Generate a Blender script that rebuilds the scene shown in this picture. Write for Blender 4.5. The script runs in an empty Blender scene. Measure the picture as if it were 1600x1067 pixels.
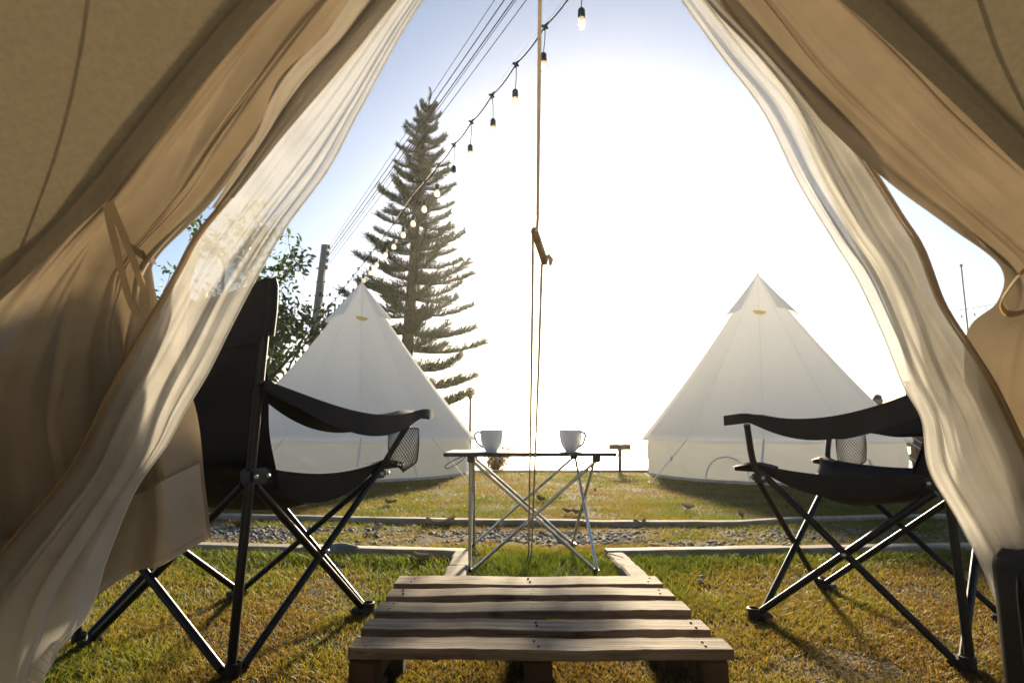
import bpy, bmesh, math, random
import numpy as np
from math import sin, cos, pi, radians, sqrt, atan2
from mathutils import Vector, Matrix

random.seed(7)
rng = np.random.default_rng(7)
S = bpy.context.scene
C = S.collection

# ------------------------------------------------------------------ camera
CAM = Vector((0.0, 0.0, 0.55))
FPX = 950.0                       # focal length in pixels of the 1600 px wide photograph
PITCH = math.atan((668 - 533.5) / FPX)
cam_d = bpy.data.cameras.new('camera')
cam_d.sensor_width = 36.0
cam_d.lens = FPX / 1600 * 36.0
cam_d.clip_start = 0.02
cam_d.clip_end = 6000
cam_d.dof.use_dof = True
cam_d.dof.focus_distance = 1.95
cam_d.dof.aperture_fstop = 6.3
cam = bpy.data.objects.new('camera', cam_d)
C.objects.link(cam)
cam.location = CAM
cam.rotation_euler = (pi / 2 + PITCH, 0, 0)
S.camera = cam

# ------------------------------------------------------------------ light
SUN_EL = radians(15.0)
SUN_AZ = radians(8.0)             # to the right of the view axis
w = bpy.data.worlds.new('World')
S.world = w
w.use_nodes = True
nt = w.node_tree
nt.nodes.clear()
sky = nt.nodes.new('ShaderNodeTexSky')
sky.sky_type = 'NISHITA'
sky.sun_disc = False
sky.sun_elevation = SUN_EL
sky.sun_rotation = SUN_AZ
sky.altitude = 300
sky.air_density = 1.0
sky.dust_density = 1.2
sky.ozone_density = 2.2
bg = nt.nodes.new('ShaderNodeBackground')
bg.inputs['Strength'].default_value = 0.05
wo = nt.nodes.new('ShaderNodeOutputWorld')
nt.links.new(sky.outputs[0], bg.inputs[0])
nt.links.new(bg.outputs[0], wo.inputs[0])

sd = bpy.data.lights.new('sun', 'SUN')
sd.energy = 5.0
sd.angle = radians(5.0)
sd.color = (1.0, 0.84, 0.58)
so = bpy.data.objects.new('sun', sd)
C.objects.link(so)
sdir = Vector((sin(SUN_AZ) * cos(SUN_EL), cos(SUN_AZ) * cos(SUN_EL), sin(SUN_EL)))   # towards the sun
so.rotation_euler = (-sdir).to_track_quat('-Z', 'Y').to_euler()
so.location = sdir * 30

S.view_settings.view_transform = 'Standard'
S.view_settings.look = 'None'
S.view_settings.gamma = 1.0
S.view_settings.use_curve_mapping = False
S.view_settings.exposure = 1.7
S.render.engine = 'CYCLES'
cy = S.cycles
cy.max_bounces = 10
cy.diffuse_bounces = 6
cy.glossy_bounces = 3
cy.transmission_bounces = 6
cy.transparent_max_bounces = 14
cy.volume_bounces = 0
cy.use_denoising = True
cy.sample_clamp_indirect = 8.0

# ------------------------------------------------------------------ helpers
def ray(px, py):
    xc = (px - 800.0) / FPX
    yc = -(py - 533.5) / FPX
    return Vector((xc, cos(PITCH) - yc * sin(PITCH), sin(PITCH) + yc * cos(PITCH)))

def at(px, py, Y):
    """the point seen at a photograph pixel, Y metres ahead of the camera"""
    d = ray(px, py)
    return CAM + d * (Y / d.y)

def gnd(px, py, z=0.0):
    d = ray(px, py)
    return CAM + d * ((z - CAM.z) / d.z)

def V(*a):
    return Vector(a)

def rotz(v, a):
    return Vector((v[0] * cos(a) - v[1] * sin(a), v[0] * sin(a) + v[1] * cos(a), v[2]))

class MB:
    def __init__(self):
        self.v = []
        self.f = []
        self.m = []
        self.mi = 0
    def add(self, vs, fs):
        n = len(self.v)
        self.v += [tuple(p) for p in vs]
        self.f += [tuple(i + n for i in f) for f in fs]
        self.m += [self.mi] * len(fs)
    def box(self, c, s, rz=0.0, M=None, bev=0.0):
        x, y, z = s[0] / 2, s[1] / 2, s[2] / 2
        if bev <= 0:
            vs = [V(a * x, b * y, d * z) for d in (-1, 1) for b in (-1, 1) for a in (-1, 1)]
            fs = [(0, 2, 3, 1), (4, 5, 7, 6), (0, 1, 5, 4), (1, 3, 7, 5), (3, 2, 6, 7), (2, 0, 4, 6)]
        else:
            bm = bmesh.new()
            bmesh.ops.create_cube(bm, size=1)
            for q in bm.verts:
                q.co = V(q.co.x * s[0], q.co.y * s[1], q.co.z * s[2])
            bmesh.ops.bevel(bm, geom=bm.edges[:], offset=bev, segments=2, affect='EDGES')
            bm.verts.index_update()
            vs = [q.co.copy() for q in bm.verts]
            fs = [tuple(q.index for q in f.verts) for f in bm.faces]
            bm.free()
        out = []
        for p in vs:
            p = rotz(p, rz) if M is None else M @ p
            out.append(p + V(*c))
        self.add(out, fs)
    def tube(self, pts, r, n=8, caps=True, closed=False):
        pts = [V(*p) for p in pts]
        k = len(pts)
        if not hasattr(r, '__len__'):
            r = [r] * k
        up = None
        vs = []
        for i, p in enumerate(pts):
            if closed:
                t = pts[(i + 1) % k] - pts[i - 1]
            else:
                t = pts[min(i + 1, k - 1)] - pts[max(i - 1, 0)]
            if t.length < 1e-9:
                t = V(0, 0, 1)
            t.normalize()
            if up is None:
                up = t.orthogonal().normalized()
            else:
                up = up - t * up.dot(t)
                up = up.normalized() if up.length > 1e-6 else t.orthogonal().normalized()
            b = t.cross(up)
            for j in range(n):
                a = 2 * pi * j / n
                vs.append(p + (up * cos(a) + b * sin(a)) * r[i])
        fs = []
        for i in range(k if closed else k - 1):
            i2 = (i + 1) % k
            for j in range(n):
                j2 = (j + 1) % n
                fs.append((i * n + j, i * n + j2, i2 * n + j2, i2 * n + j))
        if caps and not closed:
            fs.append(tuple(range(n - 1, -1, -1)))
            fs.append(tuple((k - 1) * n + j for j in range(n)))
        self.add(vs, fs)
    def lathe(self, prof, c=(0, 0, 0), n=24, M=None):
        vs = []
        for (r, z) in prof:
            for j in range(n):
                a = 2 * pi * j / n
                p = V(r * cos(a), r * sin(a), z)
                if M is not None:
                    p = M @ p
                vs.append(p + V(*c))
        fs = []
        for i in range(len(prof) - 1):
            for j in range(n):
                j2 = (j + 1) % n
                fs.append((i * n + j, i * n + j2, (i + 1) * n + j2, (i + 1) * n + j))
        self.add(vs, fs)
    def ball(self, c, r, n=8, m=6, sc=(1, 1, 1)):
        prof = [(max(r * sin(pi * i / m), 1e-5), -r * cos(pi * i / m)) for i in range(m + 1)]
        self.lathe(prof, c, n, Matrix.Diagonal(Vector(sc)))
    def grid(self, P, wrap=False):
        nv, nu = len(P), len(P[0])
        vs = [p for row in P for p in row]
        fs = []
        for i in range(nv - 1):
            for j in range(nu if wrap else nu - 1):
                j2 = (j + 1) % nu
                fs.append((i * nu + j, i * nu + j2, (i + 1) * nu + j2, (i + 1) * nu + j))
        self.add(vs, fs)
    def strip(self, pts, wdir, width):
        """a flat ribbon along pts; wdir a vector or one per point"""
        a, b = [], []
        for i, p in enumerate(pts):
            d = wdir[i] if isinstance(wdir, list) else wdir
            d = V(*d).normalized() * (width / 2)
            a.append(V(*p) - d)
            b.append(V(*p) + d)
        self.grid([a, b])
    def build(self, name, mat, parent=None, smooth=True, loc=None):
        me = bpy.data.meshes.new(name)
        me.from_pydata(self.v, [], self.f)
        mats = mat if isinstance(mat, list) else [mat]
        for m in mats:
            me.materials.append(m)
        if len(mats) > 1:
            me.polygons.foreach_set('material_index', self.m)
        if smooth:
            me.polygons.foreach_set('use_smooth', [True] * len(me.polygons))
            try:
                me.set_sharp_from_angle(angle=radians(38))
            except Exception:
                pass
        me.update()
        o = bpy.data.objects.new(name, me)
        C.objects.link(o)
        if parent is not None:
            o.parent = parent
        if loc is not None:
            o.location = loc
        return o

def tag(o, label, cat, group=None):
    o['label'] = label
    o['category'] = cat
    if group:
        o['group'] = group
    return o

def thing(name, label, cat, loc=(0, 0, 0), rz=0.0, group=None):
    o = bpy.data.objects.new(name, None)
    o.empty_display_size = 0.1
    C.objects.link(o)
    o.location = loc
    o.rotation_euler = (0, 0, rz)
    return tag(o, label, cat, group)

def kind(o, k):
    o['kind'] = k
    return o

def copy_tree(o, parent=None):
    c = o.copy()
    C.objects.link(c)
    if parent is not None:
        c.parent = parent
    for ch in o.children:
        copy_tree(ch, c)
    return c

def catmull(P, n):
    """resample a list of vectors to n points on a Catmull-Rom spline"""
    k = len(P)
    out = []
    for i in range(n):
        t = i / (n - 1) * (k - 1)
        a = min(int(t), k - 2)
        u = t - a
        p1, p2 = P[a], P[a + 1]
        p0 = P[a - 1] if a > 0 else p1 * 2 - p2
        p3 = P[a + 2] if a + 2 < k else p2 * 2 - p1
        out.append(0.5 * ((2 * p1) + (p2 - p0) * u + (2 * p0 - 5 * p1 + 4 * p2 - p3) * u * u
                          + (3 * p1 - 3 * p2 + p3 - p0) * u ** 3))
    return out

def vnoise(x, y, seed=0):
    """value noise on numpy arrays"""
    xi, yi = np.floor(x).astype(np.int64), np.floor(y).astype(np.int64)
    xf, yf = x - xi, y - yi
    def h(a, b):
        n = (a * 374761393 + b * 668265263 + seed * 1442695) & 0x7fffffff
        n = ((n ^ (n >> 13)) * 1274126177) & 0x7fffffff
        return ((n ^ (n >> 16)) & 0xffff) / 65535.0
    u, v = xf * xf * (3 - 2 * xf), yf * yf * (3 - 2 * yf)
    return (h(xi, yi) * (1 - u) + h(xi + 1, yi) * u) * (1 - v) + (h(xi, yi + 1) * (1 - u) + h(xi + 1, yi + 1) * u) * v

def np_mesh(name, verts, faces, mat, attr=None, smooth=False):
    """mesh of equal-sized faces from numpy arrays; attr: per-vertex float 'tint'"""
    me = bpy.data.meshes.new(name)
    nf, k = faces.shape
    me.vertices.add(len(verts))
    me.vertices.foreach_set('co', verts.astype(np.float32).ravel())
    me.loops.add(nf * k)
    me.loops.foreach_set('vertex_index', faces.astype(np.int32).ravel())
    me.polygons.add(nf)
    me.polygons.foreach_set('loop_start', np.arange(0, nf * k, k, dtype=np.int32))
    me.polygons.foreach_set('loop_total', np.full(nf, k, dtype=np.int32))
    if smooth:
        me.polygons.foreach_set('use_smooth', np.ones(nf, dtype=bool))
    me.update(calc_edges=True)
    if attr is not None:
        a = me.attributes.new('tint', 'FLOAT', 'POINT')
        a.data.foreach_set('value', attr.astype(np.float32))
    me.materials.append(mat)
    o = bpy.data.objects.new(name, me)
    C.objects.link(o)
    return o

# ------------------------------------------------------------------ materials
def new_mat(name):
    m = bpy.data.materials.new(name)
    m.use_nodes = True
    t = m.node_tree
    t.nodes.clear()
    out = t.nodes.new('ShaderNodeOutputMaterial')
    return m, t, out

def noise_col(t, a, b, scale, stretch=(1, 1, 1), detail=5, lo=0.35, hi=0.65, coord='Object'):
    tc = t.nodes.new('ShaderNodeTexCoord')
    mp = t.nodes.new('ShaderNodeMapping')
    mp.inputs['Scale'].default_value = stretch
    no = t.nodes.new('ShaderNodeTexNoise')
    no.inputs['Scale'].default_value = scale
    no.inputs['Detail'].default_value = detail
    cr = t.nodes.new('ShaderNodeValToRGB')
    cr.color_ramp.elements[0].position = lo
    cr.color_ramp.elements[1].position = hi
    cr.color_ramp.elements[0].color = (*a, 1)
    cr.color_ramp.elements[1].color = (*b, 1)
    t.links.new(tc.outputs[coord], mp.inputs[0])
    t.links.new(mp.outputs[0], no.inputs['Vector'])
    t.links.new(no.outputs['Fac'], cr.inputs[0])
    return cr.outputs[0], no.outputs['Fac'], mp.outputs[0]

def bump(t, h, strength, dist=0.01):
    b = t.nodes.new('ShaderNodeBump')
    b.inputs['Strength'].default_value = strength
    b.inputs['Distance'].default_value = dist
    t.links.new(h, b.inputs['Height'])
    return b.outputs[0]

def plain(name, a, b=None, rough=0.6, scale=20, stretch=(1, 1, 1), metal=0.0, bs=0.2, bd=0.004, spec=0.5, bscale=None, coat=0.0, lo=0.35, hi=0.65):
    m, t, out = new_mat(name)
    p = t.nodes.new('ShaderNodeBsdfPrincipled')
    b = b or tuple(x * 0.8 for x in a)
    col, fac, vec = noise_col(t, a, b, scale, stretch, lo=lo, hi=hi)
    t.links.new(col, p.inputs['Base Color'])
    p.inputs['Roughness'].default_value = rough
    p.inputs['Metallic'].default_value = metal
    p.inputs['Specular IOR Level'].default_value = spec
    p.inputs['Coat Weight'].default_value = coat
    if bs > 0:
        h = fac
        if bscale:
            n2 = t.nodes.new('ShaderNodeTexNoise')
            n2.inputs['Scale'].default_value = bscale
            n2.inputs['Detail'].default_value = 4
            t.links.new(vec, n2.inputs['Vector'])
            h = n2.outputs['Fac']
        t.links.new(bump(t, h, bs, bd), p.inputs['Normal'])
    t.links.new(p.outputs[0], out.inputs['Surface'])
    return m

def cloth(name, dcol, tcol, tw, sheer=0.0, sheer_col=(1, 1, 1), wr_scale=(3, 3, 3), wr=0.3, weave=900, dcol2=None, wd=0.01, mott=(0.35, 0.65), mscale=6, tmott=(0.82, 0.80, 0.76)):
    """canvas or netting: diffuse + translucent (+ open weave)"""
    m, t, out = new_mat(name)
    df = t.nodes.new('ShaderNodeBsdfDiffuse')
    tr = t.nodes.new('ShaderNodeBsdfTranslucent')
    mx = t.nodes.new('ShaderNodeMixShader')
    mx.inputs[0].default_value = tw
    col, fac, vec = noise_col(t, dcol, dcol2 or tuple(x * 0.86 for x in dcol), mscale, wr_scale, lo=mott[0], hi=mott[1])
    t.links.new(col, df.inputs[0])
    mm = t.nodes.new('ShaderNodeMix')
    mm.data_type = 'RGBA'
    mm.blend_type = 'MULTIPLY'
    mm.inputs[0].default_value = 1.0
    c2 = t.nodes.new('ShaderNodeValToRGB')
    c2.color_ramp.elements[0].color = (1, 1, 1, 1)
    c2.color_ramp.elements[1].color = (*tmott, 1)
    c2.color_ramp.elements[0].position = 0.3
    c2.color_ramp.elements[1].position = 0.7
    t.links.new(fac, c2.inputs[0])
    mm.inputs[6].default_value = (*tcol, 1)
    t.links.new(c2.outputs[0], mm.inputs[7])
    t.links.new(mm.outputs[2], tr.inputs[0])
    n2 = t.nodes.new('ShaderNodeTexNoise')
    n2.inputs['Scale'].default_value = 7
    n2.inputs['Detail'].default_value = 3
    t.links.new(vec, n2.inputs['Vector'])
    n3 = t.nodes.new('ShaderNodeTexNoise')
    n3.inputs['Scale'].default_value = 420
    n3.inputs['Detail'].default_value = 2
    t.links.new(vec, n3.inputs['Vector'])
    ad = t.nodes.new('ShaderNodeMath')
    ad.operation = 'MULTIPLY_ADD'
    ad.inputs[1].default_value = 0.06
    t.links.new(n3.outputs['Fac'], ad.inputs[0])
    t.links.new(n2.outputs['Fac'], ad.inputs[2])
    nrm = bump(t, ad.outputs[0], wr, wd)
    t.links.new(nrm, df.inputs['Normal'])
    t.links.new(nrm, tr.inputs['Normal'])
    t.links.new(df.outputs[0], mx.inputs[1])
    t.links.new(tr.outputs[0], mx.inputs[2])
    last = mx.outputs[0]
    if sheer > 0:
        tp = t.nodes.new('ShaderNodeBsdfTransparent')
        tp.inputs[0].default_value = (*sheer_col, 1)
        m2 = t.nodes.new('ShaderNodeMixShader')
        m2.inputs[0].default_value = sheer
        t.links.new(last, m2.inputs[1])
        t.links.new(tp.outputs[0], m2.inputs[2])
        last = m2.outputs[0]
    t.links.new(last, out.inputs['Surface'])
    return m

def leafy(name, ca, cb, tw=0.4, rough=0.6, attr=True):
    """leaf and grass material; each blade or leaf has its own tint"""
    m, t, out = new_mat(name)
    at_ = t.nodes.new('ShaderNodeAttribute')
    at_.attribute_name = 'tint'
    cr = t.nodes.new('ShaderNodeValToRGB')
    els = cr.color_ramp.elements
    cols = ca
    els[0].color = (*cols[0], 1)
    els[0].position = 0
    els[1].color = (*cols[-1], 1)
    els[1].position = 1
    for i in range(1, len(cols) - 1):
        e = els.new(i / (len(cols) - 1))
        e.color = (*cols[i], 1)
    t.links.new(at_.outputs['Fac'], cr.inputs[0])
    p = t.nodes.new('ShaderNodeBsdfPrincipled')
    p.inputs['Roughness'].default_value = rough
    p.inputs['Specular IOR Level'].default_value = 0.25
    t.links.new(cr.outputs[0], p.inputs['Base Color'])
    tr = t.nodes.new('ShaderNodeBsdfTranslucent')
    mm = t.nodes.new('ShaderNodeMix')
    mm.data_type = 'RGBA'
    mm.blend_type = 'MULTIPLY'
    mm.inputs[0].default_value = 1.0
    mm.inputs[7].default_value = (*cb, 1)
    t.links.new(cr.outputs[0], mm.inputs[6])
    t.links.new(mm.outputs[2], tr.inputs[0])
    mx = t.nodes.new('ShaderNodeMixShader')
    mx.inputs[0].default_value = tw
    t.links.new(p.outputs[0], mx.inputs[1])
    t.links.new(tr.outputs[0], mx.inputs[2])
    t.links.new(mx.outputs[0], out.inputs['Surface'])
    return m

M = {}
M['ground'] = plain('soil_and_thatch', (0.035, 0.036, 0.012), (0.08, 0.05, 0.022), 0.95, 5, bs=0.6, bd=0.02, spec=0.1, bscale=60)
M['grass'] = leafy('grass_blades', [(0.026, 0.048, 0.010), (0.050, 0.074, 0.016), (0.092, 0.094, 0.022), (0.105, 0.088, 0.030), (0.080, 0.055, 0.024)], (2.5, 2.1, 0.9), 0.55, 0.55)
M['sea'] = plain('sea_water', (0.03, 0.06, 0.08), (0.04, 0.07, 0.09), 0.35, 0.02, bs=0.4, bd=1.0)
M['gravel'] = leafy('gravel_stone', [(0.07, 0.07, 0.075), (0.13, 0.13, 0.135), (0.22, 0.215, 0.21), (0.16, 0.14, 0.12)], (0, 0, 0), 0.0, 0.8)
M['gravel_bed'] = plain('gravel_bed', (0.05, 0.05, 0.03), (0.10, 0.085, 0.06), 0.95, 40, bs=0.7, bd=0.01, spec=0.1)
M['kerb'] = plain('cast_concrete', (0.34, 0.29, 0.23), (0.22, 0.185, 0.145), 0.9, 14, bs=0.5, bd=0.006, spec=0.2, bscale=90)
M['wood'] = plain('weathered_pallet_wood', (0.34, 0.27, 0.21), (0.20, 0.145, 0.105), 0.8, 7, (0.6, 9, 9), bs=0.5, bd=0.002, spec=0.25, bscale=28)
M['wood'] = plain('weathered_pallet_wood', (0.36, 0.275, 0.20), (0.14, 0.095, 0.062), 0.85, 8, (0.5, 7, 7), bs=0.5, bd=0.002, spec=0.2, bscale=28, lo=0.30, hi=0.62)
def wood_mat(name, a, b):
    m, t, out = new_mat(name)
    p = t.nodes.new('ShaderNodeBsdfPrincipled')
    p.inputs['Roughness'].default_value = .85
    p.inputs['Specular IOR Level'].default_value = .2
    col, fac, vec = noise_col(t, a, b, 7, (0.5, 8, 8), lo=.3, hi=.68)
    def layer(prev, scale, stretch, lo, hi, dark):
        c, f, v = noise_col(t, (1, 1, 1), dark, scale, stretch, lo=lo, hi=hi)
        mm = t.nodes.new('ShaderNodeMix')
        mm.data_type = 'RGBA'
        mm.blend_type = 'MULTIPLY'
        mm.inputs[0].default_value = 1.0
        t.links.new(prev, mm.inputs[6])
        t.links.new(c, mm.inputs[7])
        return mm.outputs[2], f
    c1, crack = layer(col, 4, (1.0, 45, 45), .63, .67, (.30, .26, .22))
    c2, f2 = layer(c1, 9, (1, 1.6, 1.6), .54, .70, (.52, .48, .44))
    c3, f3 = layer(c2, 60, (.25, 4, 4), .45, .7, (.74, .70, .66))
    t.links.new(c3, p.inputs['Base Color'])
    b1 = bump(t, crack, .5, .003)
    t.links.new(b1, p.inputs['Normal'])
    t.links.new(p.outputs[0], out.inputs['Surface'])
    return m
M['wood'] = wood_mat('weathered_pallet_wood', (0.36, 0.285, 0.215), (0.155, 0.112, 0.078))
M['wood_dark'] = plain('dark_pallet_block', (0.13, 0.085, 0.055), (0.07, 0.045, 0.03), 0.85, 12, (1, 4, 1), bs=0.4, spec=0.2)  # darker brown than the slats, for bearers and blocks
M['nail'] = plain('rusty_nail', (0.05, 0.035, 0.03), (0.03, 0.02, 0.02), 0.7, 60, bs=0)
M['black_fabric'] = plain('black_polyester', (0.014, 0.014, 0.016), (0.021, 0.020, 0.022), 0.7, 9, bs=0.35, bd=0.006, spec=0.22, bscale=9)
M['black_tube'] = plain('black_painted_steel', (0.010, 0.010, 0.011), (0.016, 0.015, 0.015), 0.42, 40, bs=0.05, spec=0.35)
M['black_plastic'] = plain('black_plastic', (0.014, 0.014, 0.015), (0.02, 0.02, 0.02), 0.45, 60, bs=0.1)
M['rivet'] = plain('steel_rivet', (0.7, 0.69, 0.67), (0.55, 0.54, 0.52), 0.3, 80, metal=1.0, bs=0)
M['net'] = plain('black_netting', (0.03, 0.026, 0.022), (0.04, 0.035, 0.03), 0.7, 80, bs=0)
M['alu'] = plain('brushed_aluminium', (0.72, 0.72, 0.72), (0.58, 0.58, 0.59), 0.3, 30, (1, 1, 6), metal=1.0, bs=0.05)
M['alu_top'] = plain('anodised_table_top', (0.42, 0.42, 0.42), (0.36, 0.36, 0.36), 0.4, 30, (1, 8, 1), metal=0.3, bs=0.05)
M['dark_edge'] = plain('dark_table_edge', (0.035, 0.034, 0.032), (0.05, 0.048, 0.045), 0.5, 50, bs=0.05)
M['china'] = plain('white_china', (0.80, 0.79, 0.77), (0.76, 0.75, 0.73), 0.12, 12, bs=0.0, coat=0.3)
M['coffee'] = plain('coffee', (0.05, 0.025, 0.012), (0.06, 0.03, 0.015), 0.1, 12, bs=0)
M['rope'] = plain('cotton_rope', (0.68, 0.58, 0.45), (0.54, 0.44, 0.33), 0.9, 300, (1, 1, 1), bs=0.6, bd=0.002)
M['slider'] = plain('tensioner_wood', (0.34, 0.22, 0.09), (0.24, 0.15, 0.06), 0.6, 60, (1, 1, 0.2), bs=0.2, bd=0.001)
M['tent'] = cloth('white_tent_canvas', (0.86, 0.87, 0.88), (0.93, 0.92, 0.90), 0.52, wr_scale=(2.2, 2.2, 0.22), wr=0.07, dcol2=(0.855, 0.865, 0.875), tmott=(0.97, 0.97, 0.96), wd=0.03)
M['tent_wall'] = cloth('tent_wall_canvas', (0.86, 0.85, 0.81), (0.92, 0.88, 0.79), 0.50, wr_scale=(1.2, 1.2, 1.6), wr=0.3, tmott=(0.96, 0.96, 0.95), dcol2=(0.83, 0.82, 0.78), wd=0.03)
M['tent_seam'] = cloth('tent_seam', (0.84, 0.85, 0.86), (0.88, 0.86, 0.82), 0.40)
M['vent'] = cloth('vent_glow_netting', (0.7, 0.58, 0.26), (0.95, 0.78, 0.34), 0.7)  # amber stands in for sunlight glowing through the vent opening
M['tent_base'] = plain('tent_groundsheet', (0.42, 0.40, 0.36), (0.34, 0.32, 0.28), 0.7, 12)
M['webbing'] = plain('white_guy_webbing', (0.75, 0.74, 0.72), (0.66, 0.65, 0.62), 0.7, 60, bs=0.1)
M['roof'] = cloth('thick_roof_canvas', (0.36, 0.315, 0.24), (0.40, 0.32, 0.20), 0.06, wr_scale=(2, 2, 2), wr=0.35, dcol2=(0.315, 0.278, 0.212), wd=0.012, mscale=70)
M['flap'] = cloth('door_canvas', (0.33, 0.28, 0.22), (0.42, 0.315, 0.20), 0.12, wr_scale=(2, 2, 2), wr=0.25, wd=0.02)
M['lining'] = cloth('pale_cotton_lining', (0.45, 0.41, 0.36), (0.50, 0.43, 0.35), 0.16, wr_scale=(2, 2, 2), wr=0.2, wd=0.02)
M['sheer'] = cloth('mosquito_netting', (0.56, 0.555, 0.55), (0.52, 0.505, 0.48), 0.34, sheer=0.22, wr=0.06)
M['strap'] = cloth('tie_strap_canvas', (0.52, 0.42, 0.28), (0.6, 0.42, 0.2), 0.2)
M['zip'] = cloth('zip_tape', (0.42, 0.32, 0.22), (0.50, 0.36, 0.22), 0.22)
M['double_net'] = cloth('folded_netting', (0.54, 0.515, 0.47), (0.55, 0.51, 0.44), 0.34, sheer=0.08, wr=0.06)
M['suitcase'] = plain('black_polycarbonate', (0.004, 0.004, 0.005), (0.006, 0.006, 0.007), 0.5, 30, bs=0.05, spec=0.12)
M['needles'] = leafy('pine_needles', [(0.007, 0.030, 0.010), (0.012, 0.042, 0.013), (0.024, 0.052, 0.014)], (1.0, 1.5, 0.5), 0.08, 0.6)
M['bark'] = plain('pine_bark', (0.08, 0.066, 0.05), (0.05, 0.04, 0.032), 0.9, 14, (3, 3, 1), bs=0.7, bd=0.02)
M['leaves'] = leafy('broad_leaves', [(0.025, 0.05, 0.018), (0.045, 0.08, 0.022), (0.08, 0.10, 0.03)], (1.3, 1.3, 0.6), 0.35, 0.5)
M['dry'] = leafy('dry_grass_stems', [(0.12, 0.10, 0.04), (0.26, 0.18, 0.08), (0.36, 0.25, 0.13)], (1.3, 1.1, 0.8), 0.4, 0.7)
M['concrete'] = plain('grey_pole_concrete', (0.30, 0.28, 0.26), (0.22, 0.205, 0.19), 0.9, 10, bs=0.4, bd=0.01)
M['cable'] = plain('black_cable', (0.012, 0.012, 0.012), (0.018, 0.018, 0.018), 0.95, 20, bs=0, spec=0.05)
M['socket'] = plain('bulb_socket', (0.03, 0.03, 0.028), (0.045, 0.045, 0.04), 0.5, 60, bs=0)
M['post_paint'] = plain('lamp_post_paint', (0.13, 0.10, 0.06), (0.10, 0.08, 0.05), 0.5, 14, bs=0.1)
M['globe'] = cloth('opal_globe', (0.86, 0.83, 0.76), (0.86, 0.82, 0.74), 0.55, wr=0.0, dcol2=(0.84, 0.81, 0.74))
M['sign_wood'] = plain('sign_board_wood', (0.22, 0.15, 0.08), (0.15, 0.10, 0.055), 0.8, 10, (1, 6, 6), bs=0.3)
M['brown_post'] = plain('brown_wood_post', (0.17, 0.09, 0.06), (0.11, 0.06, 0.04), 0.8, 10, (5, 5, 1), bs=0.4)
M['rock'] = plain('field_stone', (0.26, 0.23, 0.19), (0.15, 0.13, 0.10), 0.9, 18, bs=0.8, bd=0.01)
M['pebble'] = plain('grey_pebble', (0.33, 0.30, 0.27), (0.22, 0.20, 0.18), 0.85, 60, bs=0.4)
M['dead_leaf'] = plain('dry_leaf', (0.32, 0.19, 0.09), (0.20, 0.11, 0.05), 0.75, 30, bs=0.3)
M['green_leaf'] = plain('fallen_green_leaf', (0.10, 0.15, 0.09), (0.14, 0.17, 0.10), 0.45, 30, bs=0.2)
M['pale_leaf'] = plain('bleached_leaf', (0.52, 0.44, 0.33), (0.40, 0.32, 0.22), 0.75, 40, bs=0.3)
M['skin'] = plain('skin', (0.42, 0.25, 0.17), (0.38, 0.22, 0.15), 0.55, 14, bs=0.05)
M['hair'] = plain('dark_hair', (0.03, 0.022, 0.018), (0.05, 0.035, 0.025), 0.5, 90, (1, 1, 0.2), bs=0.4)
M['shirt'] = plain('grey_shirt', (0.20, 0.20, 0.22), (0.16, 0.16, 0.18), 0.8, 14)
M['trousers'] = plain('dark_trousers', (0.05, 0.05, 0.06), (0.04, 0.04, 0.05), 0.8, 14)

mb_, t_, o_ = new_mat('clear_bulb_glass')
g1 = t_.nodes.new('ShaderNodeBsdfGlass')
g1.inputs['IOR'].default_value = 1.15
g1.inputs['Roughness'].default_value = 0.1
g2 = t_.nodes.new('ShaderNodeBsdfTranslucent')
g2.inputs[0].default_value = (0.95, 0.86, 0.68, 1)
g3 = t_.nodes.new('ShaderNodeMixShader')
g3.inputs[0].default_value = 0.5
t_.links.new(g1.outputs[0], g3.inputs[1])
t_.links.new(g2.outputs[0], g3.inputs[2])
t_.links.new(g3.outputs[0], o_.inputs['Surface'])
M['bulb'] = mb_

# ================================================================== STRUCTURE
def gz(x, y):
    """height of the ground: a flat lawn, then a bank that drops to the sea"""
    if y < 7.9:
        return 0.0
    if y < 26:
        return -(y - 7.9) * 0.09
    return -18.1 * 0.09 - (y - 26) * 0.30

xs = sorted(set([-420, -250, -120, -60, -30, 30, 60, 120, 250, 420] + [i * 1.0 for i in range(-20, 21)]))
ys = [-40, -20, -10] + [i * 1.0 for i in range(-6, 8)] + [7.9, 8.3, 9, 10, 12, 14, 17, 20, 26, 40, 60, 95]
gm = MB()
gm.grid([[V(x, y, gz(x, y)) for x in xs] for y in ys])
kind(gm.build('ground', M['ground']), 'structure')
sm = MB()
sm.grid([[V(x, y, -19.0) for x in (-1400, -400, 0, 400, 1400)] for y in (70, 200, 500, 1200, 2600)])
kind(sm.build('sea', M['sea']), 'structure')

# gravel path between the two kerb lines
KN = [(-3.2, 3.02), (-1.45, 2.86), (-.24, 2.70), (.44, 2.70), (1.6, 2.80), (3.4, 2.98)]   # near kerb line (x, y)
KF = [(-4.2, 4.2), (-1.85, 3.82), (-.25, 3.58), (.55, 3.54), (1.25, 3.53), (1.72, 3.70), (2.7, 3.82), (4.2, 4.0)]
def kline(K, x):
    return float(np.interp(x, [k[0] for k in K], [k[1] for k in K]))
pm = MB()
xx = np.linspace(-3.2, 3.4, 40)
pm.grid([[V(x, kline(KN, x) + .06 + (kline(KF, x) - kline(KN, x) - .1) * f, 0.004) for x in xx] for f in (0, .5, 1)])
kind(pm.build('gravel_path', M['gravel_bed']), 'structure')

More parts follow.
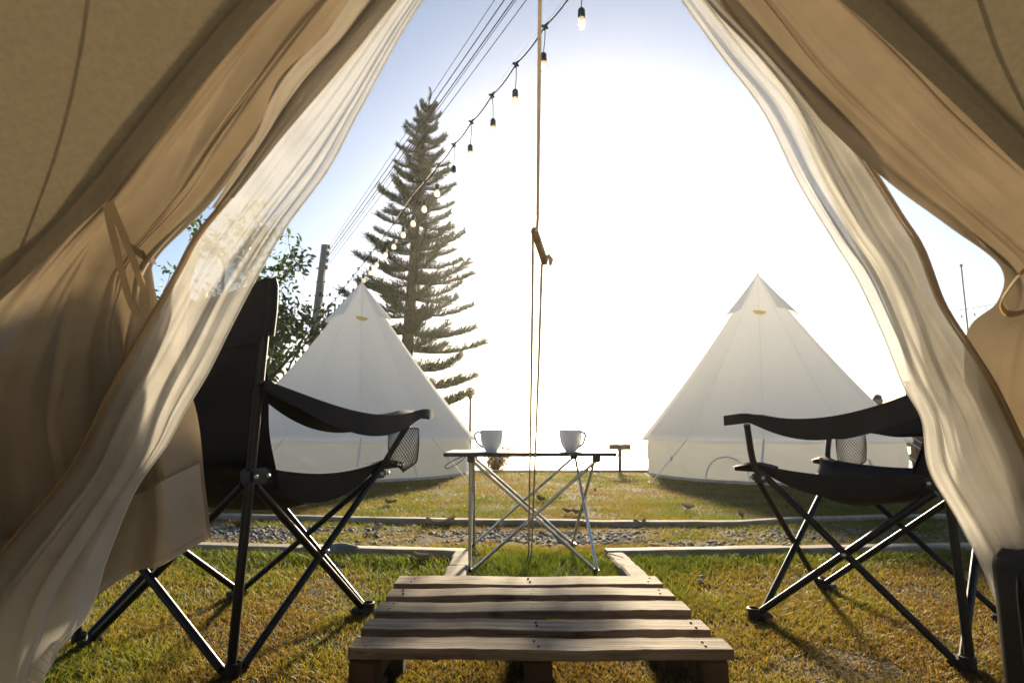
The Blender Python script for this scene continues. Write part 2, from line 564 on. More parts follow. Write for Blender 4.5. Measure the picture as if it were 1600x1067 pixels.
def rock_mesh(sub, r, sq=(1, 1, .6), seed=0, amp=.25):
    bm = bmesh.new()
    bmesh.ops.create_icosphere(bm, subdivisions=sub, radius=r)
    rr = random.Random(seed)
    off = V(rr.random() * 50, rr.random() * 50, rr.random() * 50)
    from mathutils import noise
    for v in bm.verts:
        d = 1 + amp * noise.noise(v.co / r * 1.1 + off) * 1.6
        v.co = V(v.co.x * sq[0] * d, v.co.y * sq[1] * d, v.co.z * sq[2] * d)
    vs = [v.co.copy() for v in bm.verts]
    bm.verts.index_update()
    fs = [tuple(v.index for v in f.verts) for f in bm.faces]
    bm.free()
    return vs, fs

def kerb_run(parent, pts, width, joints, h=0.035, seed=0):
    """a kerb of cast blocks laid end to end along pts"""
    rr = random.Random(seed)
    L = [0.0]
    for a, b in zip(pts, pts[1:]):
        L.append(L[-1] + (V(*b, 0) - V(*a, 0)).length)
    def pos(s):
        return V(np.interp(s, L, [p[0] for p in pts]), np.interp(s, L, [p[1] for p in pts]), 0)
    s = 0.0
    while s < L[-1] - 1e-3:
        e = min(s + joints * rr.uniform(.8, 1.2), L[-1])
        if L[-1] - e < .12:
            e = L[-1]
        mb = MB()
        n = 8
        rows = []
        hh = h + rr.uniform(-.004, .004)
        for i in range(n + 1):
            u = s + .002 + (e - s - .004) * i / n
            p = pos(u)
            t = (pos(min(u + .02, L[-1])) - pos(max(u - .02, 0))).normalized()
            nrm = V(-t.y, t.x, 0)
            wob = [rr.uniform(-.004, .004) for _ in range(4)]
            wl, wr_ = width / 2 + wob[0], width / 2 + wob[1]
            rows.append([p - nrm * wl + V(0, 0, -.04), p - nrm * wl + V(0, 0, hh - .006 + wob[2] * .5), p - nrm * (wl - .007) + V(0, 0, hh + wob[2] * .4),
                         p + nrm * (wr_ - .007) + V(0, 0, hh + wob[3] * .4), p + nrm * wr_ + V(0, 0, hh - .006), p + nrm * wr_ + V(0, 0, -.04)])
        mb.grid(rows)
        mb.add(rows[0], [(5, 4, 3, 2, 1, 0)])
        mb.add(rows[-1], [(0, 1, 2, 3, 4, 5)])
        mb.build('kerb_block', M['kerb'], parent)
        s = e

def structure_empty(name):
    o = bpy.data.objects.new(name, None)
    C.objects.link(o)
    return kind(o, 'structure')

k1 = structure_empty('kerb')
kerb_run(k1, [p for p in KN if p[0] <= -.24] + [(-.20, 2.69)], .075, .8, seed=1)
kerb_run(k1, [(-.205, 2.645), (-.203, 2.50), (-.205, 2.05)], .075, .22, seed=2)
k2 = structure_empty('kerb')
kerb_run(k2, [(.40, 2.70)] + [p for p in KN if p[0] >= .44], .075, .9, seed=3)
kerb_run(k2, [(.435, 2.655), (.44, 2.45), (.45, 2.05)], .075, .3, seed=4)
k3 = structure_empty('kerb')
kerb_run(k3, KF, .06, 1.1, h=.03, seed=5)
k4 = structure_empty('kerb')
kerb_run(k4, [(-4, 7.86), (-.4, 7.80), (2.0, 7.8), (7.0, 7.9)], .12, 1.4, h=.022, seed=6)

# gravel stones (nobody could count them)
def scatter_stones():
    base_v, base_f = rock_mesh(1, 1.0, (1, .8, .55), 3, .3)
    base_v = np.array([tuple(v) for v in base_v])
    base_f = np.array(base_f)
    n = 15000
    x = rng.uniform(-3.1, 3.3, n)
    f = rng.uniform(0.0, 1, n)
    yk = np.interp(x, [k[0] for k in KN], [k[1] for k in KN])
    yf = np.interp(x, [k[0] for k in KF], [k[1] for k in KF])
    y = yk + .06 + (yf - yk - .12) * f
    nz = vnoise(x * 2.2 + 7, y * 3.5, 4)
    dens = np.clip(1.3 - np.abs(f - .45) * 2.7, 0, 1) * np.clip((nz - .22) * 3.2, 0, 1)
    keep = rng.random(n) < dens
    x, y = x[keep], y[keep]
    n = len(x)
    r = rng.uniform(.005, .014, n) * np.where(rng.random(n) < .08, 1.5, 1)
    a = rng.uniform(0, 2 * pi, n)
    verts = np.empty((n, len(base_v), 3))
    bx, by, bz = base_v[:, 0], base_v[:, 1], base_v[:, 2]
    verts[:, :, 0] = (bx[None] * np.cos(a)[:, None] - by[None] * np.sin(a)[:, None]) * r[:, None] + x[:, None]
    verts[:, :, 1] = (bx[None] * np.sin(a)[:, None] + by[None] * np.cos(a)[:, None]) * r[:, None] + y[:, None]
    verts[:, :, 2] = bz[None] * r[:, None] * rng.uniform(.6, 1.3, n)[:, None] + (r * .35)[:, None]
    faces = (base_f[None] + (np.arange(n) * len(base_v))[:, None, None]).reshape(-1, 3)
    tint = np.repeat(rng.random(n), len(base_v))
    kind(np_mesh('gravel', verts.reshape(-1, 3), faces, M['gravel'], tint), 'stuff')
scatter_stones()

# ------------------------------------------------------------------ grass
TENTS = [(V(-1.93, 7.63, 0), 1.49), (V(3.02, 7.29, 0), 1.47)]
def grass():
    parts_v, parts_f, parts_t = [], [], []
    base = 0
    def zone(n, x0, x1, y0, y1, hlo, hhi, wid, seg2, seed):
        nonlocal base
        x = rng.uniform(x0, x1, n)
        y = rng.uniform(y0, y1, n)
        keep = np.abs(x) < (y * .92 + .25)
        yk = np.interp(x, [k[0] for k in KN], [k[1] for k in KN])
        yf = np.interp(x, [k[0] for k in KF], [k[1] for k in KF])
        keep &= ~(np.abs(y - yk) < .042) | ((x > -.16) & (x < .39))
        keep &= ~(np.abs(y - yf) < .03)
        keep &= ~((np.abs(x + .204) < .045) & (y > 2.0) & (y < 2.7))
        keep &= ~((np.abs(x - .442) < .045) & (y > 2.0) & (y < 2.7))
        f = (y - yk) / (yf - yk)
        inp = (f > 0) & (f < 1)
        nz = vnoise(x * 2.2 + 7, y * 3.5, 4)
        pd = np.clip(1.3 - np.abs(f - .45) * 2.7, 0, 1) * np.clip((nz - .22) * 3.2, 0, 1)
        keep &= ~(inp & (rng.random(n) < pd * .93 + .05))
        for c, r in TENTS:
            keep &= ((x - c.x) ** 2 + (y - c.y) ** 2) > (r * .985) ** 2
        # bare spots
        bare = vnoise(x * 6, y * 6, 11) * .6 + vnoise(x * 15, y * 15, 12) * .4
        keep &= rng.random(n) < np.clip(.35 + (bare - .3) * 2.4, .25, 1)
        x, y = x[keep], y[keep]
        n = len(x)
        big = vnoise(x * 1.3 + 3, y * 1.3, 21)
        med = vnoise(x * 4.5, y * 4.5, 22)
        dry = np.clip(.30 + .75 * (big * .5 + med * .5 - .3) * 1.7, 0, 1)
        # greener and longer beside the kerbs and by the front left corner
        yk = np.interp(x, [k[0] for k in KN], [k[1] for k in KN])
        edge = np.exp(-np.abs(yk - .16 - y) / .14) + np.exp(-((x + 1.15) ** 2 + (y - 1.35) ** 2) / .16) + .8 * np.exp(-((x - .1) ** 2) / .05 - ((y - 2.5) ** 2) / .1)
        edge += .7 * np.exp(-np.abs(x - .55) / .12) * np.exp(-np.abs(y - 2.1) / .4)
        edge = np.clip(edge, 0, 1)
        dry = dry * (1 - .75 * edge)
        tint = np.clip(dry + rng.normal(0, .16, n) + .22 * np.clip((2.7 - y) / .8, 0, 1) * (1 - edge), 0, 1)  # near lawn drier brown, with vignette darkening put into the same tint shift
        h = rng.uniform(hlo, hhi, n) * (1 + 1.1 * edge) * (1 - .45 * dry)
        a = rng.uniform(0, 2 * pi, n)
        lean = rng.uniform(.2, 1.25, n) * (1 + .5 * dry)
        la = rng.uniform(0, 2 * pi, n)
        wx, wy = np.cos(a) * wid / 2, np.sin(a) * wid / 2
        z0 = np.where(y > 7.9, -(y - 7.9) * .09, 0) - .002
        dx, dy = np.cos(la) * lean * h, np.sin(la) * lean * h
        if seg2:
            v = np.empty((n, 5, 3))
            v[:, 0] = np.stack([x - wx, y - wy, z0], 1)
            v[:, 1] = np.stack([x + wx, y + wy, z0], 1)
            v[:, 2] = np.stack([x - wx * .75 + dx * .35, y - wy * .75 + dy * .35, z0 + h * .6], 1)
            v[:, 3] = np.stack([x + wx * .75 + dx * .35, y + wy * .75 + dy * .35, z0 + h * .6], 1)
            v[:, 4] = np.stack([x + dx, y + dy, z0 + h], 1)
            fidx = np.array([[0, 1, 3], [0, 3, 2], [2, 3, 4]])
            k = 5
        else:
            v = np.empty((n, 3, 3))
            v[:, 0] = np.stack([x - wx, y - wy, z0], 1)
            v[:, 1] = np.stack([x + wx, y + wy, z0], 1)
            v[:, 2] = np.stack([x + dx, y + dy, z0 + h], 1)
            fidx = np.array([[0, 1, 2]])
            k = 3
        parts_v.append(v.reshape(-1, 3))
        parts_f.append((fidx[None] + (np.arange(n) * k)[:, None, None]).reshape(-1, 3) + base)
        parts_t.append(np.repeat(tint, k))
        base += n * k
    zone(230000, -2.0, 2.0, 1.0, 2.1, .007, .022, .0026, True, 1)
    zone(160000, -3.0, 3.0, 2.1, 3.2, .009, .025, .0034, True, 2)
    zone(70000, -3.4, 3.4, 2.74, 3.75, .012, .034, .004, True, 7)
    zone(150000, -4.4, 4.4, 3.2, 4.8, .012, .030, .005, False, 3)
    zone(170000, -7.0, 7.0, 4.8, 7.9, .012, .032, .008, False, 4)
    zone(30000, -8.0, 8.0, 7.9, 9.5, .02, .06, .012, False, 5)
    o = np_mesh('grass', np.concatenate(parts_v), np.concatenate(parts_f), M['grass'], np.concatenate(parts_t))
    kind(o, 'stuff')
grass()

# ================================================================== THE TENT THE CAMERA STANDS IN
AP = V(0.0, -0.90, 2.35)          # apex
RW, ZE = 2.0, 0.62                # eave radius and height
def hit(px, py, off=0.0):
    """point of the tent's own surface (cone over a round wall) at a photograph pixel; off < 0 lies inside"""
    d = ray(px, py)
    lo, hi = 0.05, 6.0
    def g(t):
        p = CAM + d * t
        r = sqrt((p.x - AP.x) ** 2 + (p.y - AP.y) ** 2)
        R = RW if p.z < ZE else RW * (AP.z - p.z) / (AP.z - ZE)
        return r - R
    for _ in range(50):
        m = (lo + hi) / 2
        if g(m) > 0:
            hi = m
        else:
            lo = m
    p = CAM + d * lo
    return CAM + d * (lo * (p.y + off) / p.y)

tent = thing('canvas_tent', 'large cream canvas tent seen from inside, its open doorway framing the whole view', 'tent', (AP.x, AP.y, 0))
def to_tent(p):
    return V(*p) - V(AP.x, AP.y, 0)

def edge_profile(pix):
    out = []
    for (px, py) in pix:
        p = hit(px, py)
        rel = p - AP
        out.append((sqrt(rel.x ** 2 + rel.y ** 2), atan2(rel.x, rel.y), p.z))
    return out
EL = edge_profile([(712, -430), (566, -150), (418, 0), (356, 72), (294, 145), (230, 224), (165, 304), (60, 412), (0, 469)])
ER = edge_profile([(962, -430), (1158, -150), (1330, 0), (1431, 94), (1516, 177), (1600, 262)])
def phi_edge(E, r):
    rs = [e[0] for e in E]
    ps = [e[1] for e in E]
    if r < rs[0]:
        return ps[0] * (r / rs[0]) ** .3
    if r > rs[-1]:
        return ps[-1] + (r - rs[-1]) * (ps[-1] - ps[-2]) / (rs[-1] - rs[-2])
    return float(np.interp(r, rs, ps))

# roof of gores round the back, with seams, edges at the doorway
rows = []
NR, NP = 40, 120
for i in range(NR + 1):
    r = .03 + (RW - .03) * i / NR
    pl, pr = phi_edge(EL, r), phi_edge(ER, r)
    row = []
    for j in range(NP + 1):
        ph = pr + (2 * pi + pl - pr) * j / NP
        sag = .018 * (1 - cos(12 * ph)) / 2 * sin(pi * i / NR)
        z = AP.z - (AP.z - ZE) * r / RW - sag
        row.append(to_tent(V(AP.x + r * sin(ph), AP.y + r * cos(ph), z)))
    rows.append(row)
rm = MB()
rm.grid(rows)
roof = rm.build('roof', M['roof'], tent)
# doubled hem along both doorway edges
for E, s in ((EL, -1), (ER, 1)):
    hm = MB()
    a, b = [], []
    for i in range(41):
        r = .1 + (RW - .1) * i / 40
        ph = phi_edge(E, r)
        z = AP.z - (AP.z - ZE) * r / RW
        dphi = s * .011 / r
        k = .985
        a.append(to_tent(V(AP.x + k * r * sin(ph - dphi * .1), AP.y + k * r * cos(ph - dphi * .1), z - .004)))
        b.append(to_tent(V(AP.x + k * r * sin(ph + dphi), AP.y + k * r * cos(ph + dphi), z - .004)))
    hm.grid([a, b])
    hm.build('hem', M['flap'], roof)
# seams between the gores
for k in range(1, 12):
    ph = radians(30 * k + 15)
    if radians(40) < ph < radians(320) or True:
        r0, r1 = .1, RW - .02
        smb = MB()
        ok = True
        pts = []
        for i in range(13):
            r = r0 + (r1 - r0) * i / 12
            pl, pr = phi_edge(EL, r), phi_edge(ER, r)
            phw = ph if ph < pi else ph - 2 * pi
            if pl - .03 < phw < pr + .03:
                continue
            z = AP.z - (AP.z - ZE) * r / RW
            pts.append(to_tent(V(AP.x + .985 * r * sin(ph), AP.y + .985 * r * cos(ph), z - .012)))
        if len(pts) > 3:
            smb.strip(pts, V(cos(ph), -sin(ph), 0), .022)
            smb.build('seam', M['flap'], roof)
for pix in ([(146, -20), (128, 90), (98, 210), (55, 330), (20, 420)], [(1520, -20), (1552, 70), (1590, 150), (1640, 240)]):
    smb = MB()
    P_ = catmull([to_tent(hit(px, py, -.004)) for px, py in pix], 30)
    smb.strip(P_, V(1, 0, .2), .005)
    smb.build('seam', M['roof'], roof)
# low wall round the sides and back
wm = MB()
pl, pr = phi_edge(EL, RW), phi_edge(ER, RW)
wm.grid([[to_tent(V(AP.x + (RW - .01) * sin(pr + (2 * pi + pl - pr) * j / 90), AP.y + (RW - .01) * cos(pr + (2 * pi + pl - pr) * j / 90), z)) for j in range(91)] for z in (0.0, .3, ZE - .006)])
wm.build('wall', M['roof'], tent)
gp = MB()
gp.lathe([(.001, .012), (1.93, .012), (1.95, .0)], (0, 0, 0), 48)
gp.build('groundsheet', M['tent_base'], tent)
pp = MB()
pp.tube([(0, -.25, .012), (0, -.02, 2.33)], .017, 12)
pp.build('tent_pole', M['alu'], tent)

def sheet(rows, nu, nv, folds=(), edge_fade=True, creases=0, seed=0, camp=.004):
    """drape a cloth through rows of (px, py, offset from the tent surface) and gather it into folds"""
    nu = int(nu * 1.7)
    rc = random.Random(seed)
    CR = []
    for _ in range(creases):
        v0 = rc.uniform(-.1, .8)
        CR.append((rc.uniform(.05, .95), rc.uniform(-.25, .25), v0, v0 + rc.uniform(.15, .5), camp * rc.uniform(.4, 1) * rc.choice((-1, 1, 1)), rc.uniform(.012, .035), rc.uniform(0, 6)))
    P = [[hit(*q) for q in r] for r in rows]
    P = [catmull(r, nu) for r in P]
    cols = [catmull([P[i][j] for i in range(len(P))], nv) for j in range(nu)]
    G = [[cols[j][i] for j in range(nu)] for i in range(nv)]
    N = [[None] * nu for _ in range(nv)]
    for i in range(nv):
        for j in range(nu):
            du = G[i][min(j + 1, nu - 1)] - G[i][max(j - 1, 0)]
            dv = G[min(i + 1, nv - 1)][j] - G[max(i - 1, 0)][j]
            n = du.cross(dv)
            n = n.normalized() if n.length > 1e-9 else V(0, -1, 0)
            if n.y > 0:
                n = -n
            N[i][j] = n
    out = []
    for i in range(nv):
        v = i / (nv - 1)
        row = []
        for j in range(nu):
            u = j / (nu - 1)
            d = 0.0
            for (k, ph, drift, amp, v0, v1) in folds:
                e = max(0.0, min(1.0, (v - v0) / max(v1 - v0, 1e-6))) if v1 > v0 else 1.0
                s = sin(2 * pi * (k * u + ph + drift * v))
                d += amp * e * (abs(s) ** .8 * (1 if s > 0 else -1))
            for (u0, du_, va, vb, am, wd_, ph_) in CR:
                if va < v < vb:
                    uu = (u - u0 - du_ * (v - va) - .012 * sin(9 * v + ph_)) / wd_
                    if -4 < uu < 4:
                        d += am * sin(pi * (v - va) / (vb - va)) * (math.exp(-abs(uu) * 1.3) if uu > 0 else math.exp(-uu * uu))
            if edge_fade:
                d *= min(1, u * 6 + .12) * min(1, (1 - u) * 6 + .12)
            row.append(to_tent(G[i][j] + N[i][j] * d))
        out.append(row)
    return out

def sheet_obj(name, G, mat, parent=tent):
    mb = MB()
    mb.grid(G)
    return mb.build(name, mat, parent)

# left door canvas: from under the roof edge, gathered at the tie, then flaring out
A1 = [
    [(690, -430, .014), (718, -430, .012), (748, -430, .01), (782, -430, .015)],
    [(545, -160, .014), (585, -158, .03), (640, -150, .01), (700, -150, .015)],
    [(395, 0, .014), (445, 0, .02), (505, -2, -.005), (572, -5, .015)],
    [(272, 140, .014), (335, 135, .02), (400, 130, -.005), (470, 125, .015)],
    [(200, 222, .014), (268, 224, .02), (330, 224, -.005), (404, 222, .012)],
    [(142, 296, .014), (205, 312, .02), (262, 316, -.01), (328, 320, -.01)],
    [(70, 375, .014), (130, 392, .01), (190, 402, -.02), (248, 400, -.02)],
    [(-40, 490, .06), (60, 500, .02), (160, 480, -.01), (240, 440, -.015)],
    [(-180, 640, .06), (0, 640, .02), (140, 600, .0), (262, 520, .0)],
    [(-260, 800, .06), (0, 760, .03), (160, 720, .02), (306, 640, .01)],
    [(-300, 960, .06), (0, 880, .04), (180, 820, .03), (320, 755, .02)],
    [(-300, 1120, .06), (-20, 1010, .014), (160, 925, .04), (330, 838, .03)],
]
G = sheet(A1, 90, 120, [(2.2, .1, .25, .012, 0, .014), (5.3, .3, .5, .0035, 0, .014), (3.1, .6, -.2, .030, .45, .8), (9, .2, .3, .0008, .3, .6)], creases=26, seed=1, camp=.008)
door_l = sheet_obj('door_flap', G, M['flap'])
# wide hem band at the bottom of the door canvas
hb = MB()
n0 = len(G) - 15
hb.grid([[p + V(.0, -.012, 0) for p in G[i]] for i in range(n0, len(G))])
hb.build('hem', M['lining'], door_l)
st_ = MB()
for rw in (n0, len(G) - 2):
    row_ = [p + V(0, -.0135, .003 if rw == n0 else 0) for p in G[rw]]
    for q in range(0, len(row_) - 2, 2):
        st_.tube([row_[q], row_[q + 1]], .0007, 4)
kind(st_.build('stitching', M['strap'], door_l), 'stuff')

# left inner flap: pale lining, zip and netting
A2 = [
    [(775, -430, -.006), (788, -430, -.012), (800, -430, -.006)],
    [(668, -150, -.01), (700, -155, -.02), (735, -150, -.01)],
    [(549, -3, -.01), (590, -5, -.035), (628, -6, -.01)],
    [(505, 58, -.01), (540, 60, -.035), (566, 64, -.01)],
    [(436, 125, -.01), (478, 130, -.035), (508, 136, -.01)],
    [(404, 205, -.01), (424, 208, -.03), (440, 214, -.01)],
    [(366, 270, -.01), (378, 275, -.02), (388, 278, -.01)],
    [(330, 326, -.01), (338, 329, -.012), (345, 332, -.01)],
]
G = sheet(A2, 40, 60, [(1.5, .2, .3, .004, 0, .05), (6, .1, .2, .001, 0, .05)])
lin_l = sheet_obj('door_lining', G, M['lining'])
zb = MB()
a_, b_ = [], []
ns_ = 240
colR = catmull([G[i][-1] for i in range(0, 60)], ns_)
colI = catmull([G[i][-9] for i in range(0, 60)], ns_)
for i in range(ns_):
    f = i / (ns_ - 1)
    dv_ = (colI[i] - colR[i])
    k_ = .62 * (1 - .5 * f) + .06 * sin(i * .55) + .03 * sin(i * .21)
    a_.append(colR[i] + V(.002, -.004, 0))
    b_.append(colR[i] + dv_ * k_ + V(0, -.005, 0))
zb.grid([a_, [(p + q) / 2 + V(0, -.002, 0) for p, q in zip(a_, b_)], b_])
zb.build('zip_facing', M['zip'], lin_l)
A3 = [
    [(798, -430, -.01), (806, -430, -.015), (814, -430, -.015), (822, -430, -.015)],
    [(735, -150, -.01), (752, -150, -.02), (772, -150, -.02), (792, -150, -.02)],
    [(626, -8, -.01), (637, -4, -.02), (647, 0, -.02), (658, 4, -.02)],
    [(506, 135, -.01), (525, 150, -.025), (545, 163, -.03), (562, 172, -.03)],
    [(436, 215, -.01), (462, 232, -.03), (488, 250, -.035), (512, 266, -.03)],
    [(366, 302, -.01), (393, 322, -.035), (420, 340, -.045), (446, 356, -.03)],
    [(308, 372, -.02), (340, 392, -.045), (372, 412, -.05), (402, 432, -.03)],
    [(276, 430, -.03), (305, 452, -.05), (335, 478, -.06), (366, 500, -.04)],
    [(222, 525, -.04), (256, 545, -.06), (292, 566, -.07), (326, 580, -.05)],
    [(168, 620, -.04), (208, 634, -.07), (250, 645, -.08), (290, 640, -.06)],
    [(112, 730, -.04), (160, 738, -.07), (210, 730, -.09), (262, 692, -.07)],
    [(30, 830, -.04), (90, 836, -.08), (150, 820, -.10), (212, 764, -.08)],
    [(-60, 940, -.05), (10, 945, -.09), (90, 920, -.11), (168, 868, -.08)],
    [(-110, 1050, -.05), (-30, 1050, -.09), (60, 1010, -.11), (138, 958, -.07)],
    [(-110, 1120, -.05), (-30, 1110, -.09), (40, 1075, -.11), (84, 1020, -.07)],
]
G = sheet(A3, 80, 150, [(1.6, .35, .3, .010, .25, .6), (4.2, .1, -.4, .005, .3, .7), (10, .4, .4, .0004, .1, .3)], creases=16, seed=3, camp=.005)
net_l = sheet_obj('net_flap', G, M['sheer'])
zb = MB()
zb.tube([p + V(0, -.004, 0) for p in [G[i][0] for i in range(0, 150)]], [.0042 - .0022 * min(1, i / 110) for i in range(150)], 6)
zb.strip([p + V(.004, -.003, .0) for p in [G[i][0] for i in range(0, 150)]], V(1, 0, .6), .010)
zb.build('zip', M['zip'], net_l)
eb = MB()
eb.tube([G[i][-1] for i in range(0, 150)], .0009, 5)
eb.build('edge_binding', M['tent_seam'], net_l)
# heavy fold of the lining behind the netting lower down
A4 = [
    [(309, 373, .0), (311, 374, -.002), (313, 375, -.002), (315, 376, .0)],
    [(262, 455, .0), (272, 460, -.010), (282, 466, -.010), (294, 474, .0)],
    [(190, 590, .0), (220, 596, -.025), (252, 602, -.03), (286, 606, -.01)],
    [(110, 740, .0), (160, 745, -.04), (205, 730, -.05), (255, 688, -.02)],
    [(20, 850, .0), (85, 850, -.04), (145, 825, -.06), (205, 770, -.03)],
    [(-80, 960, .0), (0, 955, -.05), (80, 930, -.07), (162, 872, -.03)],
    [(-120, 1060, .0), (-40, 1060, -.05), (50, 1015, -.07), (134, 962, -.03)],
    [(-130, 1130, .0), (-50, 1120, -.05), (30, 1085, -.07), (80, 1030, -.03)],
]
G = sheet(A4, 60, 90, [(2.3, .15, .2, .012, .0, .4), (5.1, .5, -.2, .005, .1, .6)], creases=14, seed=5, camp=.005)
sheet_obj('door_lining', G, M['lining'])

# right side
B1 = [
    [(985, -430, .014), (950, -430, .012), (915, -430, .01), (872, -430, .005)],
    [(1170, -160, .014), (1125, -160, .03), (1080, -155, .0), (1030, -150, .0)],
    [(1352, -5, .014), (1285, -2, .02), (1210, 0, -.01), (1122, -2, .0)],
    [(1452, 90, .014), (1385, 96, .02), (1300, 110, -.01), (1214, 112, .0)],
    [(1540, 175, .014), (1470, 190, .02), (1400, 205, -.01), (1300, 205, -.01)],
    [(1640, 272, .014), (1570, 285, .02), (1490, 290, -.01), (1392, 288, -.012)],
    [(1720, 350, .014), (1660, 365, .01), (1580, 370, -.02), (1482, 354, -.02)],
    [(1760, 410, .014), (1700, 420, .01), (1630, 425, -.02), (1562, 416, -.02)],
    [(1800, 470, .014), (1740, 480, .02), (1660, 480, -.01), (1558, 470, -.015)],
    [(1850, 560, .06), (1760, 560, .03), (1650, 545, .01), (1508, 527, .0)],
    [(1900, 720, .06), (1780, 720, .03), (1640, 700, .02), (1515, 680, .02)],
    [(1900, 900, .06), (1780, 890, .04), (1650, 860, .03), (1540, 820, .03)],
    [(1900, 1090, .06), (1780, 1070, .014), (1670, 1040, .04), (1575, 990, .03)],
]
G = sheet(B1, 90, 120, [(2.0, .35, .2, .012, 0, .014), (4.7, .1, .4, .0035, 0, .014), (3.0, .2, .2, .016, .55, .8), (9, .5, .3, .0008, .3, .6)], creases=26, seed=2, camp=.008)
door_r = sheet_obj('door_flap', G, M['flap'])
B3 = [
    [(872, -430, -.005), (862, -430, -.012), (852, -430, -.018), (842, -430, -.018)],
    [(1020, -150, -.01), (1000, -150, -.02), (980, -150, -.03), (958, -150, -.03)],
    [(1120, -4, .0), (1102, -3, -.01), (1085, 0, -.02), (1066, 2, -.02)],
    [(1200, 82, .0), (1176, 84, -.015), (1150, 86, -.025), (1128, 88, -.025)],
    [(1278, 165, .0), (1250, 168, -.02), (1220, 172, -.03), (1194, 176, -.03)],
    [(1350, 254, .0), (1305, 264, -.025), (1272, 276, -.035), (1248, 286, -.03)],
    [(1405, 340, .0), (1360, 352, -.03), (1326, 366, -.04), (1302, 376, -.03)],
    [(1438, 392, -.01), (1404, 412, -.035), (1370, 428, -.045), (1341, 440, -.03)],
    [(1470, 474, -.02), (1440, 492, -.045), (1408, 512, -.05), (1380, 524, -.03)],
    [(1508, 534, -.03), (1476, 566, -.05), (1444, 590, -.06), (1412, 604, -.04)],
    [(1552, 604, -.04), (1512, 636, -.06), (1476, 652, -.07), (1440, 656, -.05)],
    [(1600, 704, -.04), (1550, 720, -.07), (1500, 728, -.08), (1452, 734, -.06)],
    [(1650, 810, -.04), (1600, 815, -.07), (1550, 815, -.08), (1500, 818, -.06)],
    [(1710, 930, -.04), (1660, 930, -.07), (1605, 930, -.08), (1553, 932, -.06)],
    [(1740, 1080, -.04), (1690, 1080, -.07), (1630, 1080, -.08), (1580, 1080, -.06)],
]
G = sheet(B3, 80, 140, [(1.5, .2, .3, .009, .1, .4), (4.0, .4, -.4, .004, .1, .5), (10, .1, .4, .0004, .1, .3)], creases=16, seed=4, camp=.005)
net_r = sheet_obj('net_flap', G, M['sheer'])
zb = MB()
zb.tube([p + V(0, -.004, 0) for p in [G[i][0] for i in range(0, 140)]], .0030, 6)
zb.strip([p + V(-.006, -.003, .0) for p in [G[i][0] for i in range(0, 140)]], V(1, 0, -.6), .009)
zb.build('zip', M['zip'], net_r)
eb = MB()
eb.tube([G[i][-1] for i in range(0, 130)], .0009, 5)
eb.build('edge_binding', M['tent_seam'], net_r)
# the right net flap is folded back on itself: a second, inner layer, heavier lower down
B4 = [
    [(870, -430, .0), (864, -430, -.004), (858, -430, -.004), (852, -430, .0)],
    [(1010, -150, .0), (1000, -150, -.005), (990, -150, -.005), (980, -150, .0)],
    [(1112, -4, .0), (1106, -3, -.005), (1102, -2, -.005), (1096, 0, .0)],
    [(1198, 84, .0), (1190, 84, -.005), (1182, 84, -.005), (1172, 82, .0)],
    [(1276, 168, .0), (1262, 170, -.01), (1250, 172, -.01), (1236, 172, .0)],
    [(1348, 258, .0), (1325, 268, -.01), (1306, 280, -.01), (1288, 290, .0)],
    [(1402, 344, .0), (1376, 358, -.01), (1356, 372, -.01), (1338, 388, .0)],
    [(1436, 396, .0), (1415, 418, -.015), (1396, 440, -.015), (1376, 458, .0)],
    [(1468, 476, .0), (1450, 496, -.02), (1430, 520, -.02), (1408, 545, .0)],
    [(1506, 538, .0), (1480, 572, -.02), (1458, 600, -.025), (1428, 622, -.01)],
    [(1550, 610, .0), (1515, 640, -.02), (1482, 656, -.03), (1444, 664, -.01)],
    [(1598, 708, .0), (1552, 724, -.03), (1504, 732, -.04), (1456, 738, -.02)],
    [(1650, 812, .0), (1602, 818, -.03), (1552, 818, -.04), (1504, 822, -.02)],
    [(1710, 932, .0), (1662, 932, -.03), (1607, 932, -.04), (1557, 936, -.02)],
    [(1740, 1084, .0), (1692, 1084, -.03), (1634, 1084, -.04), (1584, 1084, -.02)],
]
G = sheet(B4, 60, 120, [(2.0, .4, .2, .007, .2, .6), (5, .1, -.3, .003, .1, .5)], creases=14, seed=6, camp=.005)
sheet_obj('door_lining', G, M['double_net'])

# tie straps: folded loops of canvas
def tie(pix, off, wd, width):
    P = catmull([hit(px, py, off) for px, py in pix], 60)
    mb = MB()
    pts = [to_tent(p) for p in P]
    for o in (0, .0025):
        mb.strip([p + V(0, -o, 0) for p in pts], wd, width)
    return mb.build('tie_strap', M['strap'], tent)
tie([(168, 318), (172, 345), (184, 395), (196, 445), (208, 480), (220, 495), (229, 486), (228, 462), (212, 415), (194, 368), (180, 335), (172, 316)], -.045, V(1, 0, .25), .0085)
tie([(1640, 395), (1612, 412), (1590, 432), (1572, 456), (1563, 474), (1572, 489), (1590, 490), (1612, 480), (1640, 462)], -.045, V(.5, 0, 1), .009)
# stitched webbing patch that gathers the left door canvas
pt = MB()
pt.strip([to_tent(hit(px, py, -.03)) for px, py in ((206, 388), (222, 398), (242, 406))], V(-.4, 0, 1), .016)
pt.build('gather_band', M['lining'], tent)

